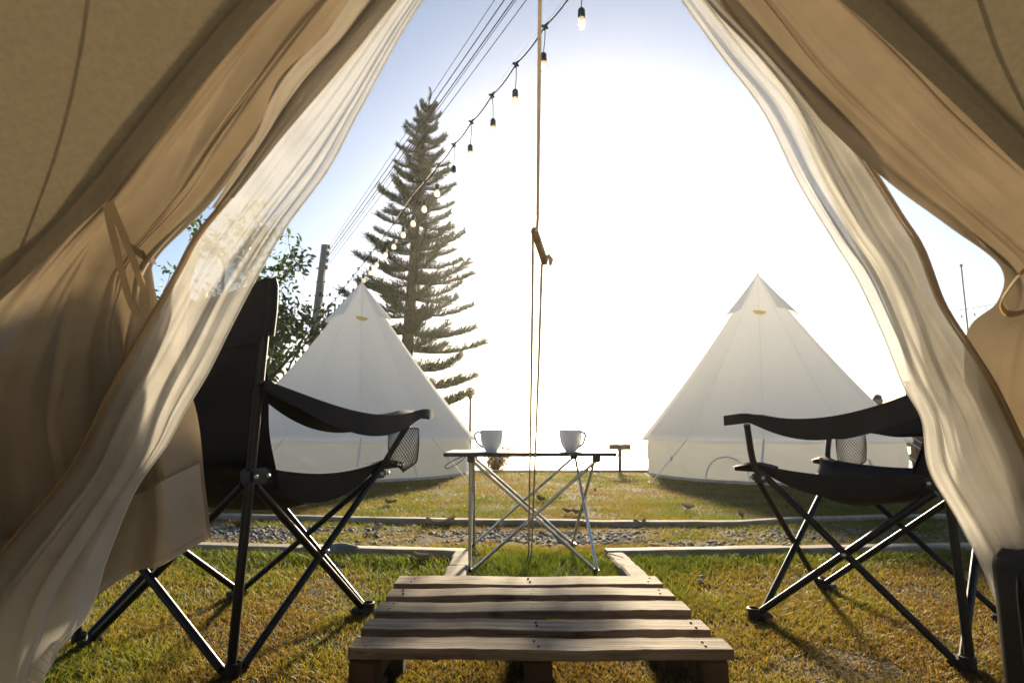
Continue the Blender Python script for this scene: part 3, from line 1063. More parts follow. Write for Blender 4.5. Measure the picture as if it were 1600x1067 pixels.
# ================================================================== GUY LINE IN THE DOORWAY
peg = gnd(828, 876)
guy = thing('guy_line', 'cream rope hanging in the doorway, doubled below its wooden tensioner and pegged under the table', 'rope', peg)
def rel(o, p):
    return V(*p) - o.location
def on_line(px, py):
    """where the line from apex to peg passes the image height py"""
    a, b = V(AP.x, AP.y + .02, AP.z - .02), peg
    lo, hi = .3, 1.0
    for _ in range(40):
        m = (lo + hi) / 2
        q = a + (b - a) * m
        rr_ = q - CAM
        fw = V(0, cos(PITCH), sin(PITCH))
        up = V(0, -sin(PITCH), cos(PITCH))
        if rr_.dot(fw) <= 0.05:
            lo = m
            continue
        yy = 533.5 - FPX * rr_.dot(up) / rr_.dot(fw)
        if yy < py:
            lo = m
        else:
            hi = m
    return at(px, py, q.y)
sA, sB = on_line(834, 358), on_line(852, 411)
mb = MB()
mb.tube([rel(guy, AP + V(0, .02, -.03)), rel(guy, on_line(843, 60)), rel(guy, on_line(840, 345)), rel(guy, on_line(839, 357)), rel(guy, on_line(835, 362))], .0031, 8)
mb.build('rope', M['rope'], guy)
mb = MB()
mb.tube([rel(guy, on_line(836, 360)), rel(guy, on_line(832.5, 370)), rel(guy, on_line(832, 470)), rel(guy, peg + V(-.006, 0, .01))], .0031, 8)
mb.build('rope', M['rope'], guy)
mb = MB()
mb.tube([rel(guy, on_line(849, 406)), rel(guy, on_line(846.5, 415)), rel(guy, on_line(842, 560)), rel(guy, peg + V(.006, 0, .01))], .0031, 8)
mb.build('rope', M['rope'], guy)
mb = MB()
mb.tube([rel(guy, on_line(852, 404)), rel(guy, on_line(857, 400)), rel(guy, on_line(861, 406)), rel(guy, on_line(860, 414))], [.004, .0062, .0055, .0035], 8)
mb.build('knot', M['rope'], guy)
ax = (sB - sA)
q = ax.to_track_quat('Z', 'Y').to_matrix()
mb = MB()
mb.box(rel(guy, (sA + sB) / 2), (.0125, .016, ax.length), M=q, bev=.002)
mb.build('tensioner', M['slider'], guy)
mb = MB()
mb.tube([(0, .012, .035), (0, .0, .02), (0, -.02, -.06)], .004, 8)
mb.build('peg', M['alu'], guy)

# ================================================================== FOLDING CHAIRS
def make_chair(label, fcp, armp, tip, ptop, hz_, rd=0.0, sagk=1.0):
    t = thing('camping_chair', label, 'chair', group='black folding camping chairs')
    TR = .0094
    def post_at(s, z):
        f, tp = V(s * .25, -.245, .02), V(s * ptop[0], ptop[1], ptop[2])
        return f + (tp - f) * ((z - .02) / (ptop[2] - .02))
    hub = {s: post_at(s, hz_) for s in (-1, 1)}
    ff = {s: V(s * .25, .245, .02) for s in (-1, 1)}
    rf = {s: V(s * .25, -.245, .02) for s in (-1, 1)}
    fc = {s: V(s * fcp[0], fcp[1], fcp[2]) for s in (-1, 1)}
    armf = {s: V(s * armp[0], armp[1], armp[2]) for s in (-1, 1)}
    def bar(a, b, name='leg_tube', r=TR, off=V(0, 0, 0), extra=None):
        mb = MB()
        pts = [a + off, b + off] + ([extra] if extra is not None else [])
        mb.tube(pts, r, 10)
        return mb.build(name, M['black_tube'], t)
    def rivet(parent, p, d):
        mb = MB()
        mb.ball(p + d * .011, .0055, 8, 6)
        return mb.build('rivet', M['rivet'], parent)
    for s in (-1, 1):
        # rear post, with the side cross in front and the arm support
        p = bar(rf[s] + V(s * .004, -.012, -.01), post_at(s, ptop[2] + .005), 'rear_post', .0105)
        rivet(p, post_at(s, .80), V(s, 0, 0))
        o = V(s * .012, 0, 0)
        q1 = bar(rf[s] + V(0, .018, .0), fc[s], 'leg_tube', off=o)
        q2 = bar(ff[s], hub[s] + V(0, .022, -.03), 'leg_tube', off=o * -.8)
        rivet(q1, (rf[s] + V(0, .018, 0)) * .5 + fc[s] * .5 + V(s * .014, 0, .0), V(s, 0, 0))
        mb = MB()
        mb.tube(catmull([fc[s] + o - V(0, .012, .02), fc[s] + o + V(s * .008, .014, .022), armf[s]], 10), TR, 10)
        mb.build('arm_support', M['black_tube'], t)
        # rear and front crosses
        o2 = V(0, -.012 * s - .006, 0)
        bar(rf[s] + V(-s * .018, 0, 0), hub[-s] + V(s * .03, 0, -.03), off=o2)
        o3 = V(0, .012 * s + .006, 0)
        bar(ff[s] + V(-s * .018, 0, 0), fc[-s] + V(s * .012, .0, -.03), off=o3)
        # connectors
        for (name, c, sz) in (('hub', hub[s] + V(0, .008, -.008), (.04, .055, .035)), ('hub', fc[s] + V(0, .004, -.018), (.034, .042, .03))):
            mb = MB()
            mb.box(c, sz, bev=.006)
            h = mb.build(name, M['black_plastic'], t)
            rivet(h, c + V(s * .012, .018, 0), V(s, 0, 0))
            rivet(h, c + V(s * .012, -.018, 0), V(s, 0, 0))
        for c in (rf[s], ff[s]):
            mb = MB()
            k = 1 if c is ff[s] else -1
            mb.box(c + V(-s * .006, -k * .006, -.006), (.05, .05, .016), bev=.004)
            mb.lathe([(.0005, -.02), (.017, -.02), (.018, .014), (.0145, .015), (.014, .002), (.0005, .002)], c + V(s * .008, k * .008, 0), 14)
            mb.build('foot', M['black_plastic'], t)
    # seat sling
    nu, nv = 29, 29
    G = []
    for i in range(nv):
        v = i / (nv - 1)
        row = []
        for j in range(nu):
            u = j / (nu - 1)
            a, b = hub[-1] + V(0, .0, .012), hub[1] + V(0, 0, .012)
            c, d = fc[-1] + V(-.004, .035, .012), fc[1] + V(.004, .035, .012)
            p = (a * (1 - u) + b * u) * (1 - v) + (c * (1 - u) + d * u) * v
            e = abs(2 * u - 1)
            side = sin(pi * min(v * 1.05, 1)) ** .8
            p.z -= (.030 * side + .085 * side * (1 - e ** 3.2)) * sagk
            p.z -= (1 - e ** 2) * .045 * v ** 2
            p.y -= (1 - e ** 2) * .045 * v ** 3
            p.z += .004 * sin(9 * u + 5 * v) * sin(pi * u) + .003 * sin(17 * v + 3 * u) * sin(pi * u)
            if e > .86:
                p.z += (e - .86) / .14 * .006
            row.append(p)
        G.append(row)
    mb = MB()
    mb.grid(G)
    mb.grid([[p - V(0, 0, .006) for p in r][::-1] for r in G])
    seat = mb.build('seat', M['black_fabric'], t)
    # hanging side panels of the seat
    for jj, s in ((0, -1), (nu - 1, 1)):
        mb = MB()
        top = [G[i][jj] for i in range(nv)]
        low = [p + V(-s * .012, 0, -.012 - .062 * sagk * sin(pi * min(1, i / (nv - 1) * 1.06)) ** .7) for i, p in enumerate(top)]
        mb.grid([top, [(a + b) / 2 + V(s * .006, 0, 0) for a, b in zip(top, low)], low])
        mb.build('side_panel', M['black_fabric'], seat)
        mb = MB()
        mb.tube(top, .0028, 6)
        mb.build('piping', M['black_fabric'], seat)
    # front corner tabs
    for s in (-1, 1):
        c = fc[s] + V(s * .0, .03, .008)
        mb = MB()
        rows = []
        for i in range(7):
            f = i / 6
            wv = .022 - .010 * f
            rows.append([c + V(s * (-.03 + .06 * f) - wv * .5, -.055 + .10 * f, .008 * sin(pi * f) - .004 + .004), c + V(s * (-.03 + .06 * f) + wv, -.055 + .10 * f, .012 * sin(pi * f) + .004), c + V(s * (-.03 + .06 * f) + wv, -.055 + .10 * f, -.018 + .008 * f)])
        mb.grid(rows)
        mb.build('corner_tab', M['black_fabric'], seat)
    # backrest
    G = []
    nu, nv = 31, 31
    for i in range(nv):
        v = i / (nv - 1)
        z = hz_ - .045 + v * (ptop[2] + .008 - hz_ + .045)
        row = []
        for j in range(nu):
            u = j / (nu - 1)
            a, b = post_at(-1, z), post_at(1, z)
            e = abs(2 * u - 1)
            p = a * (1 - u) + b * u
            bow = (1 - e ** 2.6)
            p.y += -.055 * bow + .10 * (1 - v) ** 2.2 * (1 if e < .999 else .9)
            p.z -= .062 * bow ** .8 * v ** 3
            p.y += .004 * sin(11 * u + 4 * v) * bow + .003 * sin(16 * v - 6 * u)
            p.x *= 1.0 + .02 * v
            row.append(p)
        G.append(row)
    mb = MB()
    mb.grid(G)
    mb.grid([[p + V(0, -.008, 0) for p in r][::-1] for r in G])
    back = mb.build('backrest', M['black_fabric'], t)
    mb = MB()
    Hh = [[p + V(0, .006, 0) for p in r] for r in G[21:]]
    mb.grid(Hh)
    mb.grid([[p + V(0, -.016, 0) for p in r][::-1] for r in G[21:]])
    mb.build('headband', M['black_fabric'], back)
    for jj in (0, nu - 1):
        mb = MB()
        for i in range(20, nv - 1):
            pass
        mb.tube([G[i][jj] + V(0, -.002, 0) for i in range(22, nv)], [.017] * (nv - 23) + [.012], 12)
        mb.build('post_sleeve', M['black_fabric'], back)
    # arm slings
    for s in (-1, 1):
        a, b = post_at(s, .648) + V(s * .0, -.015, 0), V(s * tip[0], tip[1], tip[2])
        rows = []
        for i in range(25):
            f = i / 24
            p = a * (1 - f) + b * f
            p.z -= .042 * sin(pi * min(f / .85, 1)) if f < .85 else 0
            wv = .016 + .046 * sin(pi * min(f * 1.12, 1)) ** .7 if f < .8 else .022 + .020 * sin(pi * (f - .62) / .38)
            drop = .043 * sin(pi * min(f * 1.15, 1)) ** .8 if f < .87 else .006
            if f < .4:
                drop = max(drop, .050 * rd)
                wv = max(wv, .05 * rd)
            p.x += s * .012
            if f > .88:
                wv *= 1 - .62 * ((f - .88) / .12) ** 1.5
            top = V(0, 0, .002 + .008 * max(0, f - .75) / .25)
            rows.append([p + V(s * wv, 0, -drop - .004), p + V(s * wv * .98, 0, .004) + top, p + V(s * wv * .4, 0, -.004 - drop * .12) + top, p + V(-s * wv * .4, 0, -.004 - drop * .12) + top,
                         p + V(-s * wv * .98, 0, .002) + top, p + V(-s * wv, 0, -drop * .8 - .004)])
        mb = MB()
        mb.grid(rows)
        mb.grid([[q + V(0, 0, -.005) for q in r][::-1] for r in rows])
        arm = mb.build('armrest', M['black_fabric'], t)
        if s == 1:
            # net cup holder under the right arm
            cx = V(armp[0] + .01, armp[1] - .06, armp[2] - .03)
            mb = MB()
            nh, ns = 30, 18
            def net(th, k):
                f = k / ns
                rr_ = (.046 - .009 * f + .005 * sin(pi * f) + .003 * sin(th * 3 + 1) * f) * (1 if f < .78 else max(.05, 1 - ((f - .78) / .22) ** 2 * .98))
                z = -.112 * min(1, f / .9) - .016 * max(0, f - .9) / .1 - .006 * f * sin(th)
                return cx + V(rr_ * cos(th), rr_ * sin(th), z)
            for d in (-1, 1):
                for h in range(nh):
                    pts = [net(2 * pi * (h + d * k * .55) / nh, k) for k in range(ns + 1)]
                    mb.tube(pts, .00075, 3, caps=False)
            mb.tube([net(2 * pi * k / 24, 0) for k in range(24)], .002, 6, closed=True)
            mb.build('cup_holder', M['net'], arm)
    return t

chair = make_chair('black folding chair on the left, rear side towards us, half behind the tied door flap', (.262, .275, .428), (.335, .345, .578), (.372, .39, .590), (.358, -.315, .875), .45)
chair.location = (-.762, 1.768, 0)
chair.rotation_euler = (0, 0, radians(-22))
chair2 = make_chair('black folding chair on the right, facing the table, its backrest hidden by the net flap', (.258, .205, .425), (.315, .215, .560), (.34, .262, .570), (.250, -.235, .800), .425, .95, .78)
chair2.location = (1.06, 1.838, 0)
chair2.rotation_euler = (0, 0, radians(42.5))

# ================================================================== TABLE AND MUGS
TZ = .455
tb = thing('camping_table', 'low aluminium folding table with crossed legs between the two black chairs', 'table', (.07, 2.56, 0))
x0, x1, y0, y1 = -.324, .328, -.177, .125
mb = MB()
mb.box((0, (y0 + y1) / 2, TZ - .005), (x1 - x0, y1 - y0, .010), bev=.002)
top = mb.build('tabletop', M['alu_top'], tb)
mb = MB()
for (c, s) in (((0, y0 - .004, TZ - .008), (x1 - x0 + .016, .008, .015)), ((0, y1 + .004, TZ - .008), (x1 - x0 + .016, .008, .015)),
               ((x0 - .004, (y0 + y1) / 2, TZ - .008), (.008, y1 - y0, .015)), ((x1 + .004, (y0 + y1) / 2, TZ - .008), (.008, y1 - y0, .015))):
    mb.box(c, s, bev=.002)
mb.build('edge_trim', M['dark_edge'], top)
FT = {(-1, -1): V(-.225, -.155, .012), (1, -1): V(.248, -.155, .012), (-1, 1): V(-.253, .353, .012), (1, 1): V(.215, .368, .012)}
HB = {(-1, -1): V(-.228, -.155, TZ - .030), (1, -1): V(.258, -.158, TZ - .030), (-1, 1): V(-.235, .105, TZ - .030), (1, 1): V(.197, .105, TZ - .030)}
for k in FT:
    mb = MB()
    mb.box(FT[k] + V(0, 0, -.001), (.024, .024, .022), bev=.004)
    mb.build('foot', M['black_plastic'], tb)
    mb = MB()
    mb.box(HB[k] + V(0, 0, .006), (.030, .030, .030), bev=.004)
    mb.build('hub', M['black_plastic'], tb)
def tleg(a, b, off):
    mb = MB()
    mb.tube([a + off, b + off], .0062, 10)
    mb.build('leg', M['alu'], tb)
for sx in (-1, 1):                    # side crosses
    tleg(FT[(sx, -1)], HB[(sx, 1)], V(sx * .005, 0, 0))
    tleg(FT[(sx, 1)], HB[(sx, -1)], V(-sx * .008, 0, 0))
for sy in (-1, 1):                    # front and back crosses
    tleg(FT[(-1, sy)], HB[(1, sy)], V(0, sy * .006, 0))
    tleg(FT[(1, sy)], HB[(-1, sy)], V(0, -sy * .007, 0))
mb = MB()
mb.tube([FT[(-1, -1)] + V(-.006, 0, 0), HB[(-1, -1)] + V(-.004, 0, 0)], .0058, 10)
mb.build('leg', M['alu'], tb)
for s, pts in ((-1, [(-.25, -.17, TZ - .016), (-.27, -.17, TZ - .035), (-.315, -.17, TZ - .060), (-.328, -.17, TZ - .052), (-.30, -.17, TZ - .032), (-.262, -.17, TZ - .016)]),
               (1, [(.262, -.17, TZ - .016), (.25, -.17, TZ - .035), (.285, -.17, TZ - .053), (.306, -.17, TZ - .048), (.304, -.17, TZ - .032), (.288, -.17, TZ - .016)])):
    mb = MB()
    mb.tube(catmull([V(*p) for p in pts], 24), .0016, 6)
    mb.build('cord_loop', M['cable'], tb)

def mug(label, loc, ang):
    t = thing('mug', label, 'mug', loc, ang, group='white mugs on the folding table')
    mb = MB()
    prof = [(.0005, 0), (.0235, 0), (.0255, .003), (.030, .009), (.0375, .021), (.0430, .038), (.0458, .058), (.0470, .084), (.0464, .0855), (.0450, .085), (.0438, .058), (.041, .038), (.0355, .022), (.024, .012), (.0005, .010)]
    mb.lathe(prof, (0, 0, 0), 40)
    b = mb.build('cup_body', M['china'], t)
    mb = MB()
    mb.lathe([(.0005, .066), (.0425, .066)], (0, 0, 0), 30)
    mb.build('coffee', M['coffee'], b)
    hp = catmull([V(.044, 0, .073), V(.058, 0, .076), (V(.0685, 0, .066)), V(.066, 0, .048), V(.054, 0, .028), V(.034, 0, .014)], 22)
    mb = MB()
    vs = []
    for i, p in enumerate(hp):
        tn = (hp[min(i + 1, 21)] - hp[max(i - 1, 0)]).normalized()
        nn = V(-tn.z, 0, tn.x)
        for j in range(10):
            a = 2 * pi * j / 10
            vs.append(p + V(0, 1, 0) * (.0075 * cos(a)) + nn * (.0047 * sin(a)))
    fs = [(i * 10 + j, i * 10 + (j + 1) % 10, (i + 1) * 10 + (j + 1) % 10, (i + 1) * 10 + j) for i in range(21) for j in range(10)]
    mb.add(vs, fs)
    mb.build('handle', M['china'], t)
    return t
p = at(768, 704, 2.52)
mug('white mug with its handle to the left, left end of the folding table', (p.x, 2.52, TZ + .0005), radians(186))
p = at(892, 704, 2.52)
mug('white mug with its handle to the right, right half of the folding table', (p.x, 2.52, TZ + .0005), radians(-38))

# ================================================================== PALLET STEP
pl = thing('wooden_pallet', 'weathered grey wooden pallet of five slats laid as a doorstep', 'pallet', (.045, 1.49, 0))
PZ = .14
slats = [(1.206, 1.273, -.307, .415), (1.319, 1.391, -.310, .408), (1.447, 1.524, -.312, .405), (1.574, 1.647, -.311, .402), (1.686, 1.778, -.313, .400)]
th = .019
def slat_mesh(ya, yb, xa, xb, seed):
    rr = random.Random(seed)
    mb = MB()
    n = 26
    rows = []
    ph = rr.uniform(0, 6)
    for i in range(n + 1):
        f = i / n
        x = xa + (xb - xa) * f
        dz = .0018 * sin(ph + f * 5) + .0009 * sin(ph * 2 + f * 14) + rr.uniform(-.0005, .0005)
        w1 = .0012 * sin(ph + f * 7) + rr.uniform(-.0011, .0011)
        w2 = .0012 * sin(ph * 3 + f * 6) + rr.uniform(-.0011, .0011)
        z1, z0 = PZ + dz, PZ - th + dz
        e = .0022
        rows.append([V(x, ya + w1, z0), V(x, ya + w1, z1 - e), V(x, ya + w1 + e, z1), V(x, yb + w2 - e, z1 + rr.uniform(-.0004, .0004)), V(x, yb + w2, z1 - e), V(x, yb + w2, z0)])
    mb.grid(rows, wrap=True)
    mb.add(rows[0], [(5, 4, 3, 2, 1, 0)][::-1])
    mb.add(rows[-1], [(0, 1, 2, 3, 4, 5)])
    mb.v = [tuple(V(*q) - V(.045, 1.49, 0)) for q in mb.v]
    return mb
for i, (ya, yb, xa, xb) in enumerate(slats):
    sl = slat_mesh(ya, yb, xa, xb, i + 3).build('slat', M['wood'], pl)
    for bx in (-.275, .05, .375):
        for dy in (.3, .7):
            mb = MB()
            mb.lathe([(.0004, .0012), (.0022, .0011), (.0026, .0), (.0027, -.004)], V(bx + random.uniform(-.008, .008), ya + (yb - ya) * dy + random.uniform(-.006, .006), PZ + .0005) - V(.045, 1.49, 0), 8)
            mb.build('nail', M['nail'], sl)
for bx in (-.28, .05, .38):
    mb = MB()
    mb.box(V(bx, 1.492, PZ - th - .030) - V(.045, 1.49, 0), (.052, .56, .052), bev=.003)
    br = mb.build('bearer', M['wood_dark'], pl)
    for y in (1.245, 1.49, 1.735):
        mb = MB()
        mb.box(V(bx, y, .033) - V(.045, 1.49, 0), (.07, .075, .066), bev=.004)
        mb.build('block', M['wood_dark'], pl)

# ================================================================== SUITCASE
sc = thing('suitcase', 'black hard shell suitcase with ribbed sides at the bottom right corner, inside the tent', 'suitcase', (0.874, .785, .0), radians(0))
def rbox(mb, sx, sy, z0, z1, r, bulge, n=6, rib=0):
    rows = []
    for (z, k) in [(z0, .90), (z0 + .012, .97), (z0 + .03, 1.0), (z1 - .03, 1.0), (z1 - .014, .985), (z1 - .004, .95), (z1, .88), (z1 + .001, .02)]:
        row = []
        for q in range(4):
            cxx, cyy = (1, 1, -1, -1)[q] * (sx - r), (1, -1, -1, 1)[q] * (sy - r)
            for i in range(n + 1):
                a = pi / 2 * (1 - q) - (pi / 2) * i / n
                row.append(V((cxx + r * cos(a)) * k, (cyy + r * sin(a)) * k, z))
        rows.append(row)
    mb.grid(rows, wrap=True)
mb = MB()
rbox(mb, .20, .125, .035, 0.388, .03, 0)
shell = mb.build('shell', M['suitcase'], sc)
for i in range(6):
    mb = MB()
    xx_ = -.15 + .06 * i
    for sy in (-1, 1):
        mb.tube([(xx_, sy * .119, .06), (xx_, sy * .1215, .075), (xx_, sy * .1215, .33), (xx_, sy * .118, .356)], .0075, 8)
    mb.build('rib', M['suitcase'], shell)
for sx in (-1, 1):
    for yy in (-.06, .0, .06):
        mb = MB()
        mb.tube([(sx * .194, yy, .06), (sx * .1965, yy, .075), (sx * .1965, yy, .33), (sx * .193, yy, .356)], .0075, 8)
        mb.build('rib', M['suitcase'], shell)
    for yy in (-.09, .09):
        mb = MB()
        mb.lathe([(.0005, -.009), (.018, -.009), (.02, -.006), (.02, .006), (.018, .009), (.0005, .009)], (sx * .16, yy, .02), 14, Matrix.Rotation(pi / 2, 3, 'Y'))
        mb.box((sx * .16, yy, .036), (.03, .03, .014), bev=.003)
        mb.build('wheel', M['black_plastic'], sc)
mb = MB()
mb.tube(catmull([V(-.06, 0, .384), V(-.055, 0, .402), V(0, 0, .408), V(.055, 0, .402), V(.06, 0, .384)], 14), .008, 8)
mb.build('handle', M['black_plastic'], sc)

# ================================================================== THE TWO WHITE BELL TENTS
def bell_tent(label, c, R, zt, hw, face, arch_a, seed):
    t = thing('bell_tent', label, 'tent', (c.x, c.y, 0), 0, group='white bell tents on the lawn')
    rr = random.Random(seed)
    NG = 12
    def cone(a, s, off=0.0):
        g = (a - face) * NG / (2 * pi)
        k = g - math.floor(g)
        scal = 4 * k * (1 - k)
        r = R * s * (1 - .030 * scal * min(1, s * 1.5)) + off
        flare = .045 * max(0, (s - .86) / .14) ** 2
        z = hw + (zt - hw) * (1 - s) - .055 * sin(pi * s) * (zt - hw) * .6 - .010 * scal * s + flare * .1
        return V(r * sin(a), r * cos(a), z)
    mb = MB()
    nA, nS = NG * 8, 26
    rows = [[cone(2 * pi * j / nA, max(.008, i / nS)) for j in range(nA)] for i in range(nS + 1)]
    mb.grid(rows, wrap=True)
    # valance hanging from the eave
    mb.grid([rows[-1], [p * 1.004 + V(0, 0, -.035 - p.z * .004) for p in rows[-1]]], wrap=True)
    can = mb.build('canopy', M['tent'], t)
    for g in range(NG):
        a = face + 2 * pi * g / NG
        mb = MB()
        mb.strip([cone(a, .05 + .95 * i / 20, .0015) for i in range(21)], V(cos(a), -sin(a), 0), .006)
        mb.build('seam', M['tent_seam'], can)
    # hoods over the side vents below the peak
    mb = MB()
    for s_ in (-1, 1):
        rows = []
        for i in range(9):
            f = i / 8
            row = []
            for j in range(21):
                q = j / 10 - 1
                a = face + s_ * pi / 2 + q * radians(52)
                lobe = (1 - q * q)
                s0_ = .006 + (.215 + .03 * lobe) * f
                row.append(cone(a, s0_, .003 + .060 * lobe * f ** 1.3) + V(0, 0, .003 + .012 * lobe * f))
            rows.append(row)
        mb.grid(rows)
    hood = mb.build('vent_hood', M['tent'], t)
    # the vent seen below the front edge of the hood
    mb = MB()
    top_, bot_ = [], []
    for i in range(11):
        f = i / 10
        a = face - .22 + .42 * f
        top_.append(cone(a, .245 - .012 * f, .012))
        bot_.append(cone(a, .245 - .012 * f + .028 * sin(pi * f) ** .6, .010))
    mb.grid([top_, bot_])
    mb.build('vent', M['vent'], hood)
    mb = MB()
    mb.tube([(0, 0, zt - .05), (0, 0, zt + .015)], .012, 8)
    mb.build('pole_tip', M['tent_seam'], t)
    # wall
    nA = NG * 10
    rows = []
    ra = [rr.uniform(-.012, .012) for _ in range(nA)]
    for i in range(9):
        z = hw * (1 - i / 8) - .004
        row = []
        for j in range(nA):
            a = 2 * pi * j / nA
            g = (a - face) * NG / (2 * pi)
            k = g - math.floor(g)
            r = R * (.955 - .016 * 4 * k * (1 - k)) + .010 * sin(a * 31 + i * .9) * (i / 8) + ra[j] * .5 * (i / 8) + .012 * sin(pi * i / 8) * sin(17 * a + 1.3 * i)
            row.append(V(r * sin(a), r * cos(a), max(.0, z)))
        rows.append(row)
    mb = MB()
    mb.grid(rows, wrap=True)
    wl = mb.build('wall', M['tent_wall'], t)
    mb = MB()
    mb.grid([[p * 1.0 + V(p.x * .006, p.y * .006, .030) for p in rows[-1]], [p + V(p.x * .012, p.y * .012, .003) for p in rows[-1]]], wrap=True)
    mb.build('mud_flap', M['tent_base'], t)
    # half-round zipped vents in the wall
    for da in (arch_a, arch_a + 2 * pi / 3, arch_a - 2 * pi / 3):
        mb = MB()
        pts, pan = [], []
        for i in range(21):
            f = pi * i / 20
            aa = da + .155 * cos(f)
            zz = .035 + .225 * sin(f)
            rr_ = R * .958 + .006
            pts.append(V(rr_ * sin(aa), rr_ * cos(aa), zz))
            pan.append(V((rr_ - .003) * sin(aa), (rr_ - .003) * cos(aa), zz))
        mb.tube(pts, .008, 6)
        w_ = mb.build('window_zip', M['tent_seam'], wl)
    # guy ropes: webbing down to a peg at every second seam
    for g in range(NG):
        a = face + 2 * pi * g / NG
        p0 = cone(a, 1.0)
        if g == 0:
            p1 = V((R + .22) * sin(a + .03), (R + .22) * cos(a + .03), .0)
            rr_ = .011
        else:
            p1 = V((R + .62) * sin(a), (R + .62) * cos(a), 0)
            rr_ = .0045
        mb = MB()
        mb.tube([p0, p1], rr_, 6)
        gr = mb.build('guy_rope', M['webbing'], t)
        mb = MB()
        q = p0 * .55 + p1 * .45
        mb.box(q, (.018, .018, .05), bev=.004)
        mb.build('slider', M['webbing'], gr)
        mb = MB()
        mb.tube([p1 + V(0, 0, .03), p1 + V(0, 0, -.05)], .006, 6)
        mb.build('peg', M['alu'], gr)
    return t
def face_of(c):
    return atan2(-c.x, -c.y)
c = TENTS[0][0]
bell_tent('white bell tent in front of the tall pine tree, behind the left chair', c, TENTS[0][1], 2.40, .435, face_of(c) - .03, face_of(c) - .30, 3)
c = TENTS[1][0]
bell_tent('white bell tent standing alone against the bright sky, behind the right chair', c, TENTS[1][1], 2.42, .435, face_of(c) + .02, face_of(c) + .28, 5)

# ================================================================== NORFOLK PINE
def pine():
    base = V(-2.55, 13.2, gz(-2.55, 13.2) - .05)
    t = thing('pine_tree', 'tall dark pine with tiered feathery branches behind the left tent', 'tree', base)
    H = 8.65
    lean = V(.075, 0, 1.0)
    def axis(z):
        return V(lean.x * z + .05 * sin(z * .7), .0, z)
    mb = MB()
    mb.tube([axis(H * i / 16) for i in range(17)], [.17 * (1 - i / 16) ** .8 + .012 for i in range(17)], 10)
    mb.build('trunk', M['bark'], t)
    # branch meshes: an axis with rows of rope-like needle shoots
    meshes = []
    for k in range(7):
        rr = random.Random(100 + k)
        vs, fs, tt = [], [], []
        def spike(p, d, L, r):
            n = len(vs)
            d = d.normalized()
            u = d.orthogonal().normalized()
            b = d.cross(u)
            tn = rr.random()
            segs = 3
            for s in range(segs):
                f = s / (segs - 1)
                q = p + d * (L * f) + V(0, 0, .10 * L * f * f)
                rad = r * (1 - f * .85)
                for j in range(3):
                    a = 2 * pi * j / 3 + s
                    vs.append(q + (u * cos(a) + b * sin(a)) * rad)
                    tt.append(tn)
            for s in range(segs - 1):
                for j in range(3):
                    fs.append((n + s * 3 + j, n + s * 3 + (j + 1) % 3, n + (s + 1) * 3 + (j + 1) % 3))
                    fs.append((n + s * 3 + j, n + (s + 1) * 3 + (j + 1) % 3, n + (s + 1) * 3 + j))
        NB = 64
        def ax(f):
            return V(f, .03 * sin(3 * f + k), -.10 * sin(pi * f * .9) + .13 * f ** 2.5)
        for i in range(14):       # the limb itself
            f = i / 13
            spike(ax(f), ax(f + .08) - ax(f), .10, .012 * (1.2 - f))
        for i in range(NB):
            f = .05 + .95 * i / (NB - 1)
            for s in (-1, 1, 0):
                L = (.20 + .13 * rr.random()) * (1.08 - .55 * f) * min(1, .45 + f * 3)
                if s:
                    d = V(.55 + .4 * rr.random(), s * (1.0 - .3 * f) * rr.uniform(.5, 1.3), rr.uniform(-.12, .5))
                else:
                    d = V(.55, rr.uniform(-.5, .5), rr.uniform(.6, 1.2))
                    L *= .85
                p = ax(f) + V(rr.uniform(-.01, .01), 0, 0)
                spike(p, d, L, .010)
                for q in range(9):      # needles
                    g = .15 + .85 * rr.random()
                    pp_ = p + d.normalized() * (L * g) + V(0, 0, .10 * L * g * g)
                    dd = d.normalized() * .8 + V(rr.uniform(-.7, .7), rr.uniform(-.7, .7), rr.uniform(-.4, .8))
                    n = len(vs)
                    dd.normalize()
                    u = dd.orthogonal().normalized() * .006
                    tn = rr.random()
                    vs.extend([pp_ - u, pp_ + u, pp_ + dd * .052])
                    tt.extend([tn] * 3)
                    fs.append((n, n + 1, n + 2))
        me = bpy.data.meshes.new('branch')
        me.from_pydata([tuple(v) for v in vs], [], fs)
        a = me.attributes.new('tint', 'FLOAT', 'POINT')
        a.data.foreach_set('value', tt)
        me.materials.append(M['needles'])
        meshes.append(me)
    rr = random.Random(5)
    z = 1.5
    a0 = 0.0
    while z < H - .12:
        f = (z - 1.2) / (H - 1.2)
        Lb = (1.95 * (1 - f) ** .85 + .16) * (1 if f > .12 else .85)
        nb = 6 if f < .8 else 5
        a0 += .6
        for k in range(nb):
            a = a0 + 2 * pi * k / nb + rr.uniform(-.2, .2)
            L = Lb * rr.uniform(.72, 1.1)
            o = bpy.data.objects.new('branch', meshes[rr.randrange(7)])
            C.objects.link(o)
            o.parent = t
            o.location = axis(z + rr.uniform(-.06, .06))
            up = .06 + .20 * f + rr.uniform(-.10, .10)
            o.rotation_euler = (rr.uniform(-.2, .2), -up, a)
            wd = .76 + .24 * L
            o.scale = (L, wd * (1.0 - .35 * f), wd * (1 - .3 * f))
        z += .42 * (1 - .45 * f) * rr.uniform(.9, 1.1)
    o = bpy.data.objects.new('branch', meshes[0])
    C.objects.link(o)
    o.parent = t
    o.location = axis(H - .1)
    o.rotation_euler = (0, -1.45, 0)
    o.scale = (.35, .35, .35)
pine()

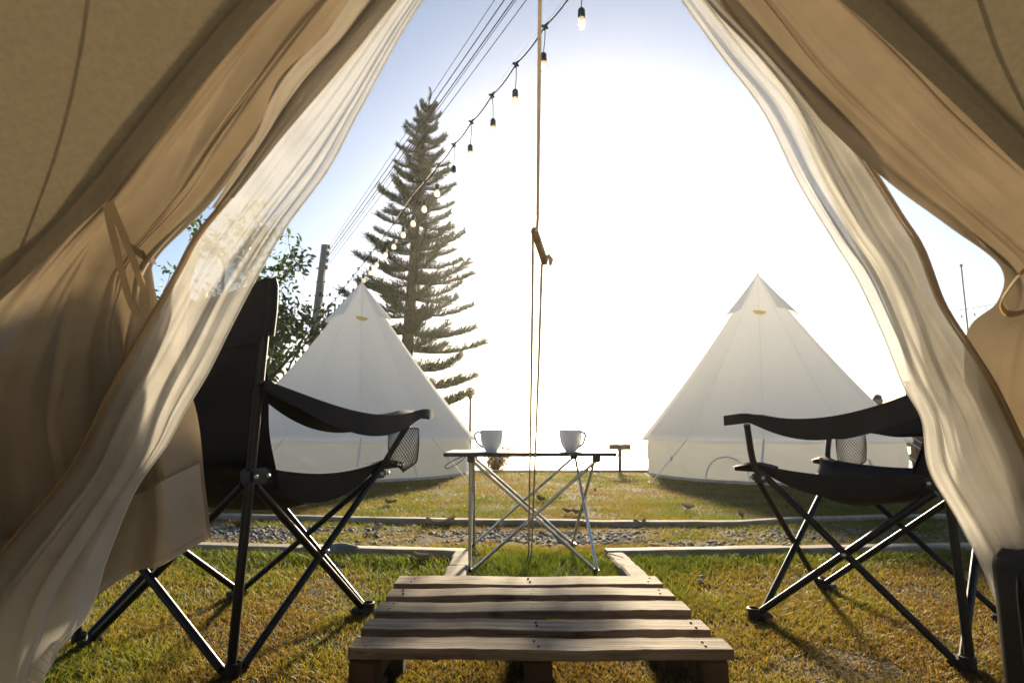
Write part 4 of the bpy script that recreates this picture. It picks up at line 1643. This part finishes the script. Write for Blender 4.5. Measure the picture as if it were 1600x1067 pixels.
# ================================================================== BROADLEAF TREE, SHRUBS
def leaf_cloud(centres, per, spread, size, seed, up=.3):
    rr = np.random.default_rng(seed)
    vs, fs, tt = [], [], []
    base = 0
    cen = np.array([tuple(c) for c in centres])
    n = len(cen) * per
    p = np.repeat(cen, per, 0) + rr.normal(0, 1, (n, 3)) * np.array(spread)
    d = rr.normal(0, 1, (n, 3))
    d[:, 2] -= .4
    d /= np.linalg.norm(d, axis=1)[:, None]
    e = rr.normal(0, 1, (n, 3))
    e = np.cross(d, e)
    e /= np.linalg.norm(e, axis=1)[:, None] + 1e-9
    nn = np.cross(d, e)
    L = (size * rr.uniform(.6, 1.3, n))[:, None]
    W = L * .24
    v = np.stack([p, p + d * L * .35 + e * W + nn * W * .3, p + d * L * .7 + e * W * .8 + nn * W * .3, p + d * L, p + d * L * .7 - e * W * .8 + nn * W * .3, p + d * L * .35 - e * W + nn * W * .3], 1)
    f = np.array([[0, 1, 2, 3], [0, 3, 4, 5]])
    faces = (f[None] + (np.arange(n) * 6)[:, None, None]).reshape(-1, 4)
    return v.reshape(-1, 3), faces, np.repeat(rr.random(n), 6)

def broadleaf():
    base = V(-4.15, 9.3, gz(0, 9.3))
    t = thing('broadleaf_tree', 'dark broadleaf tree seen behind the left chair and through the netting', 'tree', base)
    rr = random.Random(12)
    tips = []
    def limb(p, d, L, r, depth, mb):
        n = 5
        pts = [p]
        for i in range(n):
            d = (d + V(rr.uniform(-.18, .18), rr.uniform(-.18, .18), rr.uniform(-.05, .14))).normalized()
            pts.append(pts[-1] + d * L / n)
        mb.tube(pts, [r * (1 - .55 * i / n) for i in range(n + 1)], 6 if depth < 2 else 4)
        if depth >= 2:
            tips.extend(pts[2:])
        if depth < 3:
            for k in range(3 if depth else 6):
                q = pts[rr.randint(2, n)]
                nd = (d + V(rr.uniform(-1, 1), rr.uniform(-1, 1), rr.uniform(-.3, .5))).normalized()
                limb(q, nd, L * rr.uniform(.55, .8), r * .45, depth + 1, mb)
    mb = MB()
    limb(V(0, 0, 0), V(.02, 0, 1), 1.9, .10, 0, mb)
    mb.build('trunk', M['bark'], t)
    tips = [p for p in tips if p.z > .8]
    v, f, tt = leaf_cloud(tips, 11, (.11, .11, .10), .11, 3)
    o = np_mesh('crown', v, f, M['leaves'], tt)
    o.parent = t
broadleaf()

def shrub(name, label, base, n, h, spread, size, mat, seed, cat='shrub'):
    t = thing(name, label, cat, base)
    rr = random.Random(seed)
    mb = MB()
    tips = []
    for k in range(n):
        a = rr.uniform(0, 2 * pi)
        d = V(cos(a) * spread * rr.random(), sin(a) * spread * rr.random(), h * rr.uniform(.5, 1))
        mb.tube([V(0, 0, -.05), d * .5 + V(0, 0, .03), d], [.008, .005, .003], 4)
        tips += [d, d * .8, d * .6, d * .4]
    mb.build('stems', M['bark'], t)
    v, f, tt = leaf_cloud(tips, 6, (size * .8,) * 3, size, seed)
    o = np_mesh('leaves', v, f, mat, tt)
    o.parent = t
    return t
p = at(775, 730, 8.6)
sh = shrub('shrub', 'brown shrub with dry plumes at the lawn edge, behind the left mug', (p.x, 8.6, gz(0, 8.6)), 30, .36, .22, .05, M['dry'], 4)
mb = MB()
rr_ = random.Random(8)
vs_, fs_, tt_ = [], [], []
for k in range(9):
    a = rr_.uniform(-.5, 1.2)
    pts = []
    for i in range(8):
        f = i / 7
        pts.append(V(f * .30 * sin(a) + (.10 * f * f), rr_.uniform(-.01, .01) + .05 * sin(k), .62 * f * (1 - .28 * f) * (.7 + .05 * k)))
    mb.tube(pts, [.004] * 5 + [.007, .006, .001], 4)
    for q in range(28):
        f = rr_.uniform(.55, 1)
        i = min(6, int(f * 7))
        p_ = pts[i] * (1 - (f * 7 - i)) + pts[i + 1] * (f * 7 - i)
        d = V(rr_.uniform(.1, 1), rr_.uniform(-.4, .4), rr_.uniform(-.6, .4)) * .035
        mb.tube([p_, p_ + d], [.0022, .0006], 3, caps=False)
mb.build('plume', plain('pale_plume', (.45, .33, .19), (.36, .25, .14), .8, 40), sh)
p = at(1446, 700, 9.6)
shrub('shrub', 'small green shrub beside the brown post at the right', (p.x, 9.6, gz(0, 9.6)), 22, .75, .22, .11, M['leaves'], 6)

# ================================================================== POLE, CABLES, STRING LIGHTS
pb = V(0, 0, 0)
PY = 11.3
top_p, low_p = at(508, 383, PY), at(490, 535, PY)
d = (top_p - low_p) / (top_p.z - low_p.z)
gzp = gz(0, PY) - .2
foot_p = low_p + d * (gzp - low_p.z)
pole = thing('utility_pole', 'grey square concrete utility pole leaning behind the left tent', 'pole', foot_p)
mb = MB()
rows = []
for i in range(13):
    f = i / 12
    c_ = (top_p - foot_p) * f
    hw_ = .085 - .03 * f
    rows.append([c_ + V(a * hw_, b * hw_, 0) for a, b in ((-.8, -1), (.8, -1), (1, -.8), (1, .8), (.8, 1), (-.8, 1), (-1, .8), (-1, -.8))])
mb.grid(rows, wrap=True)
mb.add(rows[-1], [tuple(range(8))])
mb.build('shaft', M['concrete'], pole)
for i in range(9):
    f = .42 + .06 * i
    mb = MB()
    c_ = (top_p - foot_p) * f
    hw_ = .085 - .03 * f
    mb.tube([c_ + V(-hw_ - .03, 0, 0), c_ + V(hw_ + .03, 0, 0)], .012, 6)
    mb.build('step_bolt', M['cable'], pole)
for i in range(4):
    mb = MB()
    c_ = (top_p - foot_p) * (.99 - .03 * i)
    mb.lathe([(.001, -.04), (.025, -.035), (.03, -.01), (.018, 0), (.03, .01), (.025, .035), (.001, .04)], c_ + V(.085, -.03, 0), 10)
    mb.build('insulator', M['concrete'], pole)
ends = [(768, 0, .0035), (783, 0, .006), (797, 0, .0065), (801, 0, .004), (817, 0, .0045)]
cab_labels = ['thin pale overhead cable, leftmost of the bundle above the pine', 'dark overhead cable, second from left above the pine', 'thickest black overhead cable of the bundle above the pine',
              'thin overhead cable just right of the thickest one above the pine', 'overhead cable nearest the string lights, rightmost of the bundle']
for i, (ex, ey, r_) in enumerate(ends):
    a = foot_p + (top_p - foot_p) * (.99 - .022 * i) + V(.085, -.03, 0)
    far = at(ex, ey, 5.0)
    b = a + (far - a) * 1.75
    mb = MB()
    pts = []
    for k in range(25):
        f = k / 24
        pts.append(a + (b - a) * f + V(0, 0, -.05 * 4 * f * (1 - f)) - a)
    mb.tube(pts, r_ * .85, 6)
    o = mb.build('overhead_cable', M['cable'], None, loc=a)
    tag(o, cab_labels[i], 'cable', 'overhead cables to the utility pole')

def string_pt(t):
    k = 1 / (1 + .11 * t)
    return at(350 + 557 * k, 692 - 722 * k, 3.0 * (1 + .11 * t))
s0 = string_pt(0)
sl = thing('string_lights', 'string of hanging bulbs on a black cable crossing the sky in front of the pine', 'string lights', s0)
mb = MB()
cp = []
NT = 24
for i in range(-12, NT * 6 + 1):
    t_i = i / 6
    f = t_i - math.floor(t_i)
    cp.append(string_pt(t_i) - s0 + V(0, 0, -.02 * 4 * f * (1 - f)))
mb.tube(cp, .0042, 6)
mb.build('cable', M['cable'], sl)
mb = MB()
mb.tube([string_pt(t_i * .5 - 2) - s0 + V(0, 0, .02 + .012 * sin(t_i)) for t_i in range(0, 50)], .0014, 5)
mb.build('support_wire', M['alu'], sl)
rr = random.Random(3)
for i in range(-1, NT):
    p = string_pt(i) - s0
    sw = V(rr.uniform(-.012, .012), rr.uniform(-.01, .01), -.175 * rr.uniform(.92, 1.05))
    mb = MB()
    mb.tube([p + V(-.02, .014, .012), p + V(0, 0, 0), p + V(.012, -.010, -.02)], [.008, .012, .008], 6)
    mb.tube([p + V(.018, -.012, .016), p, p + V(-.010, .01, -.022)], [.006, .010, .006], 6)
    mb.tube([p, p + sw * .5 + V(.004, 0, 0), p + sw], .0028, 5)
    mb.lathe([(.001, .0), (.012, -.002), (.019, -.012), (.020, -.045), (.018, -.056), (.001, -.056)], p + sw, 12)
    sk = mb.build('socket', M['socket'], sl)
    if i == 5:
        continue
    mb = MB()
    mb.lathe([(.013, -.052), (.015, -.060), (.0225, -.074), (.0255, -.089), (.0235, -.104), (.015, -.114), (.001, -.118)], p + sw, 14)
    mb.build('bulb', M['bulb'], sk)

# far string lights and thin pole seen through the gap at the right
fp = at(1531, 690, 14.0)
tp_ = thing('thin_pole', 'thin metal pole far behind the netting gap at the right', 'pole', (fp.x, 14.0, gz(0, 14)))
mb = MB()
mb.tube([V(0, 0, 0), V(0, 0, at(1531, 415, 14.0).z - gz(0, 14))], [.022, .015], 8)
mb.build('shaft', M['concrete'], tp_)
mb = MB()
mb.ball(V(0, 0, at(1531, 415, 14.0).z - gz(0, 14)), .035, 8, 6)
mb.build('cap', M['concrete'], tp_)
a, b = at(1400, 495, 14.0), at(1660, 448, 14.0)
fs2 = thing('string_lights', 'distant faint string of bulbs sagging across the gap at the right', 'string lights', a)
mb = MB()
fpts = [(b - a) * (i / 26) + V(0, 0, -.12 * 4 * (i / 26) * (1 - i / 26)) for i in range(27)]
mb.tube(fpts, .006, 5)
mb.build('cable', M['cable'], fs2)
for i in range(2, 26, 2):
    mb = MB()
    p = fpts[i]
    mb.tube([p, p + V(0, 0, -.14)], .004, 4)
    mb.lathe([(.001, -.13), (.02, -.14), (.022, -.19), (.001, -.19)], p, 8)
    sk = mb.build('socket', M['socket'], fs2)
    mb = MB()
    mb.lathe([(.014, -.185), (.028, -.22), (.02, -.25), (.001, -.256)], p, 8)
    mb.build('bulb', M['bulb'], sk)

# ================================================================== LAMP POST, SIGN, BROWN POST
LY = 15.5
lp = at(735, 612, LY)
lamp = thing('lamp_post', 'brown lamp post with a white globe beside the left tent', 'lamp post', (lp.x, LY, gz(0, LY)))
hz = lp.z - gz(0, LY)
mb = MB()
mb.tube([(0, 0, 0), (0, 0, .35), (0, 0, .36), (0, 0, hz - .16)], [.055, .055, .04, .034], 12)
mb.build('post', M['post_paint'], lamp)
mb = MB()
mb.lathe([(.034, hz - .19), (.05, hz - .17), (.075, hz - .125), (.07, hz - .105)], (0, 0, 0), 16)
mb.build('collar', M['post_paint'], lamp)
mb = MB()
mb.ball((0, 0, hz), .128, 24, 16)
mb.build('globe', M['globe'], lamp)

SY = 7.45
sp = gnd(969, 739)
sg = thing('wooden_sign', 'small brown wooden sign board on a post at the lawn edge', 'sign', (sp.x, sp.y, 0))
zb_ = at(969, 698, sp.y).z
mb = MB()
mb.box((0, 0, zb_ / 2 - .03), (.045, .045, zb_ + .06), bev=.004)
mb.build('post', M['sign_wood'], sg)
mb = MB()
mb.box((-.005, -.035, zb_ + .0), (.275, .022, .072), bev=.004)
mb.build('board', M['sign_wood'], sg)
for sx in (-.02, .02):
    mb = MB()
    mb.ball((sx, -.047, zb_), .006, 6, 5)
    mb.build('nail', M['nail'], sg)

bp = at(1433, 690, 9.4)
br_ = thing('wooden_post', 'reddish brown wooden post standing behind the right tent edge', 'post', (bp.x, 9.4, gz(0, 9.4) - .02))
hh = at(1433, 596, 9.4).z - gz(0, 9.4)
mb = MB()
mb.box((0, 0, hh / 2), (.14, .14, hh), bev=.012)
mb.build('shaft', M['brown_post'], br_)
mb = MB()
mb.box((0, 0, hh + .012), (.17, .17, .03), bev=.008)
mb.build('cap', M['brown_post'], br_)

# ================================================================== PERSON BEHIND THE RIGHT TENT
def person():
    Y = 12.6
    hp = at(1372, 626, Y)
    ground = gz(0, Y)
    Hs = hp.z + .10 - ground
    t = thing('person', 'person with short dark hair standing behind the right tent, only the head showing', 'person', (hp.x, Y, ground), radians(200))
    k = Hs / 1.72
    J = {'pel': (0, 0, .93), 'bel': (0, .01, 1.08), 'che': (0, 0, 1.28), 'nec': (0, 0, 1.44), 'nk2': (0, .01, 1.50), 'hd1': (0, .02, 1.58), 'hd2': (0, .012, 1.66),
         'shl': (-.17, 0, 1.40), 'ell': (-.23, .02, 1.12), 'wrl': (-.24, .08, .87), 'hal': (-.24, .10, .78), 'shr': (.17, 0, 1.40), 'elr': (.23, .02, 1.12), 'wrr': (.24, .08, .87), 'har': (.24, .10, .78),
         'hil': (-.09, 0, .88), 'knl': (-.10, .02, .48), 'anl': (-.10, -.01, .09), 'tol': (-.11, .14, .03), 'hir': (.09, 0, .88), 'knr': (.10, .02, .48), 'anr': (.10, -.01, .09), 'tor': (.11, .14, .03)}
    Rr = {'pel': .13, 'bel': .125, 'che': .14, 'nec': .07, 'nk2': .055, 'hd1': .082, 'hd2': .088, 'shl': .062, 'ell': .043, 'wrl': .03, 'hal': .035, 'shr': .062, 'elr': .043, 'wrr': .03, 'har': .035,
          'hil': .095, 'knl': .06, 'anl': .042, 'tol': .035, 'hir': .095, 'knr': .06, 'anr': .042, 'tor': .035}
    E = [('pel', 'bel'), ('bel', 'che'), ('che', 'nec'), ('nec', 'nk2'), ('nk2', 'hd1'), ('hd1', 'hd2'), ('che', 'shl'), ('shl', 'ell'), ('ell', 'wrl'), ('wrl', 'hal'), ('che', 'shr'), ('shr', 'elr'), ('elr', 'wrr'), ('wrr', 'har'),
         ('pel', 'hil'), ('hil', 'knl'), ('knl', 'anl'), ('anl', 'tol'), ('pel', 'hir'), ('hir', 'knr'), ('knr', 'anr'), ('anr', 'tor')]
    names = list(J)
    for sd_, s in (('l', -1), ('r', 1)):      # five fingers a hand
        for i, (dx, dz, L) in enumerate(((-.02, 0, .07), (-.007, 0, .08), (.007, 0, .075), (.02, 0, .06), (.03, .04, .05))):
            a, b = f'f{sd_}{i}a', f'f{sd_}{i}b'
            hx = J['ha' + sd_]
            J[a] = (hx[0] + dx * .3, hx[1] + dx + .004, hx[2] - .035 + dz)
            J[b] = (hx[0] + dx * .3 - s * .01, hx[1] + dx * 1.2 + .01, hx[2] - .035 - L + dz)
            Rr[a], Rr[b] = .009, .007
            E += [('ha' + sd_, a), (a, b)]
    names = list(J)
    me = bpy.data.meshes.new('body')
    me.from_pydata([tuple(c * k for c in J[n]) for n in names], [(names.index(a), names.index(b)) for a, b in E], [])
    o = bpy.data.objects.new('body', me)
    C.objects.link(o)
    m = o.modifiers.new('skin', 'SKIN')
    for i, n in enumerate(names):
        sv = me.skin_vertices[0].data[i]
        sv.radius = (Rr[n] * k, Rr[n] * k)
        sv.use_root = (n == 'pel')
    s2 = o.modifiers.new('sub', 'SUBSURF')
    s2.levels = 2
    s2.render_levels = 2
    dg = bpy.context.evaluated_depsgraph_get()
    me2 = bpy.data.meshes.new_from_object(o.evaluated_get(dg))
    o.modifiers.clear()
    o.data = me2
    me2.name = 'body'
    me2.materials.clear()
    for q in ('skin', 'shirt', 'trousers'):
        me2.materials.append(M[q])
    for pgn in me2.polygons:
        c_ = pgn.center / k
        pgn.material_index = 0 if (c_.z > 1.46 or (abs(c_.x) > .15 and c_.z < 1.16 and c_.z > .6)) else (1 if c_.z > .92 else 2)
        pgn.use_smooth = True
    o.parent = t
    mb = MB()
    mb.ball(V(0, -.004, 1.652) * k, .106 * k, 18, 12, (.93, 1.02, .98))
    mb.v = [v for v in mb.v]
    keep = [f for f in mb.f if all((mb.v[i][2] > (1.64 + (.045 if mb.v[i][1] > .05 * k else -.05)) * k) for i in f)]
    mb.f = keep
    mb.m = [0] * len(keep)
    mb.build('hair', M['hair'], t)
    mb = MB()
    mb.ball(V(0, .105, 1.60) * k, .014, 8, 6, (.8, 1.2, 1.5))
    mb.build('nose', M['skin'], t)
    for s in (-1, 1):
        mb = MB()
        mb.ball(V(s * .088, .005, 1.61) * k, .03, 8, 6, (.35, .7, 1.1))
        mb.build('ear', M['skin'], t)
        mb = MB()
        mb.ball(V(s * .033, .088, 1.632) * k, .011, 8, 6)
        mb.build('eye', M['china'], t)
    mb = MB()
    mb.ball(V(0, .094, 1.555) * k, .02, 8, 6, (1.2, .3, .35))
    mb.build('mouth', M['skin'], t)
person()

# ================================================================== SMALL THINGS ON THE GROUND
def stone(name, label, p, r, sq, mat, seed, cat, group=None, sub=2):
    mb = MB()
    v, f = rock_mesh(sub, r, sq, seed, .22)
    mb.add(v, f)
    o = mb.build(name, mat, None, loc=(p.x, p.y, r * sq[2] * .55))
    return tag(o, label, cat, group)
stone('rock', 'flat brown rock lying against the kerb behind the left chair', gnd(530, 868), .085, (1, .55, .42), M['rock'], 4, 'rock', sub=3)
stone('pebble', 'grey pebble on the right lawn, alone near the kerb', gnd(1110, 877), .013, (1, 1, .9), M['pebble'], 5, 'pebble', 'pebbles on the right lawn')
stone('pebble', 'grey pebble on the right lawn, upper of the close pair', gnd(1097, 906), .013, (1, 1, .9), M['pebble'], 6, 'pebble', 'pebbles on the right lawn')
stone('pebble', 'grey pebble on the right lawn, lower of the close pair', gnd(1093, 913), .014, (1, 1, .9), M['pebble'], 7, 'pebble', 'pebbles on the right lawn')

def leaf_mesh(L, W, curl, seed):
    rr = random.Random(seed)
    mb = MB()
    rows = []
    for i in range(9):
        f = i / 8
        w_ = W * sin(pi * min(1, f * .96 + .03)) ** .8
        z = curl * (f - .5) ** 2 * 3 + .004
        rows.append([V(L * (f - .5), w_ * q, z + abs(q) * curl * .9 + .003 * sin(7 * f + 3 * q + seed)) for q in (-1, -.5, 0, .5, 1)])
    mb.grid(rows)
    mb.grid([[p + V(0, 0, .0012) for p in r][::-1] for r in rows])
    mb.tube([r[2] + V(0, 0, .002) for r in rows] + [rows[-1][2] + V(L * .18, 0, .01)], .0012, 4)
    return mb
o = leaf_mesh(.10, .026, .012, 2).build('fallen_leaf', M['green_leaf'], None, loc=tuple(gnd(528, 889)))
o.rotation_euler = (.1, 0, radians(-40))
tag(o, 'grey green fallen leaf on the lawn just below the brown rock', 'leaf', 'fallen leaves')
o = leaf_mesh(.16, .03, .03, 5).build('fallen_leaf', M['pale_leaf'], None, loc=tuple(gnd(688, 822)))
o.rotation_euler = (0, 0, radians(12))
tag(o, 'large pale dry leaf on the gravel path left of the table legs', 'leaf', 'fallen leaves')
o = leaf_mesh(.13, .035, .03, 6).build('fallen_leaf', M['dead_leaf'], None, loc=tuple(gnd(372, 823)))
o.rotation_euler = (0, 0, radians(-20))
tag(o, 'large brown dry leaf on the gravel path behind the left chair', 'leaf', 'fallen leaves')
spots = [(590, 833), (640, 770), (610, 790), (780, 826), (888, 804), (906, 806), (1075, 798), (470, 800), (700, 752), (560, 768), (1160, 812), (1000, 822), (660, 880), (1250, 800), (845, 785), (1330, 790), (930, 770), (480, 778)]
places = ['on the gravel between the left chair and the table', 'on the far grass behind the left chair cup holder', 'on the grass strip left of the table', 'on the gravel behind the crossed table legs',
          'by the far kerb, left one of a pair', 'by the far kerb, right one of a pair', 'on the far lawn in front of the wooden sign', 'at the far kerb behind the left chair',
          'on the far lawn close to the left tent corner', 'on the far lawn below the seat of the left chair', 'by the far kerb left of the right chair', 'on the gravel midway between table and right chair',
          'on the near lawn left of the pallet', 'on the far grass under the right chair seat', 'on the far lawn seen between the table legs', 'on the far grass at the rear of the right chair',
          'on the far lawn just right of the table', 'on the far lawn left of the left chair front leg']
lm = [leaf_mesh(.075, .02, .018, 20 + k) for k in range(3)]
protos = []
for i, (px, py) in enumerate(spots):
    m_ = M['dead_leaf'] if i % 3 else M['pale_leaf']
    p = gnd(px, py)
    if i < 3:
        o = lm[i].build('fallen_leaf', m_, None)
        protos.append(o)
    else:
        o = protos[i % 3].copy()
        C.objects.link(o)
    o.location = p + V(0, 0, .012)
    o.rotation_euler = (random.uniform(-.2, .2), random.uniform(-.2, .2), random.uniform(0, 6.28))
    s_ = random.uniform(.7, 1.25)
    o.scale = (s_, s_, s_)
    tag(o, 'curled dry leaf ' + places[i], 'leaf', 'small dry leaves beyond the kerb')
tw_ = thing('twigs', 'bundle of thin dry twigs lying on the corner of the right kerb', 'twigs', gnd(950, 867, .045))
for i in range(4):
    mb = MB()
    mb.tube([V(-.035 + .006 * i, .05 - .01 * i, .004), V(.0 + .004 * i, .0, .006), V(.045 + .002 * i, -.045 - .006 * i, .003)], .0016, 5)
    mb.build('twig', M['dead_leaf'], tw_)

# ================================================================== HAZE
HAZE = 0.0008
if HAZE > 0:
    hb_ = MB()
    hb_.box((0, 1285, -4.9), (2900, 2680, 31.8))
    m, t, out = new_mat('sea_haze')
    vol = t.nodes.new('ShaderNodeVolumePrincipled')
    vol.inputs['Color'].default_value = (1.0, .95, .84, 1)
    vol.inputs['Density'].default_value = HAZE
    vol.inputs['Anisotropy'].default_value = 0.78
    t.links.new(vol.outputs[0], out.inputs['Volume'])
    hz_o = hb_.build('haze', m, None, smooth=False)
    kind(hz_o, 'stuff')
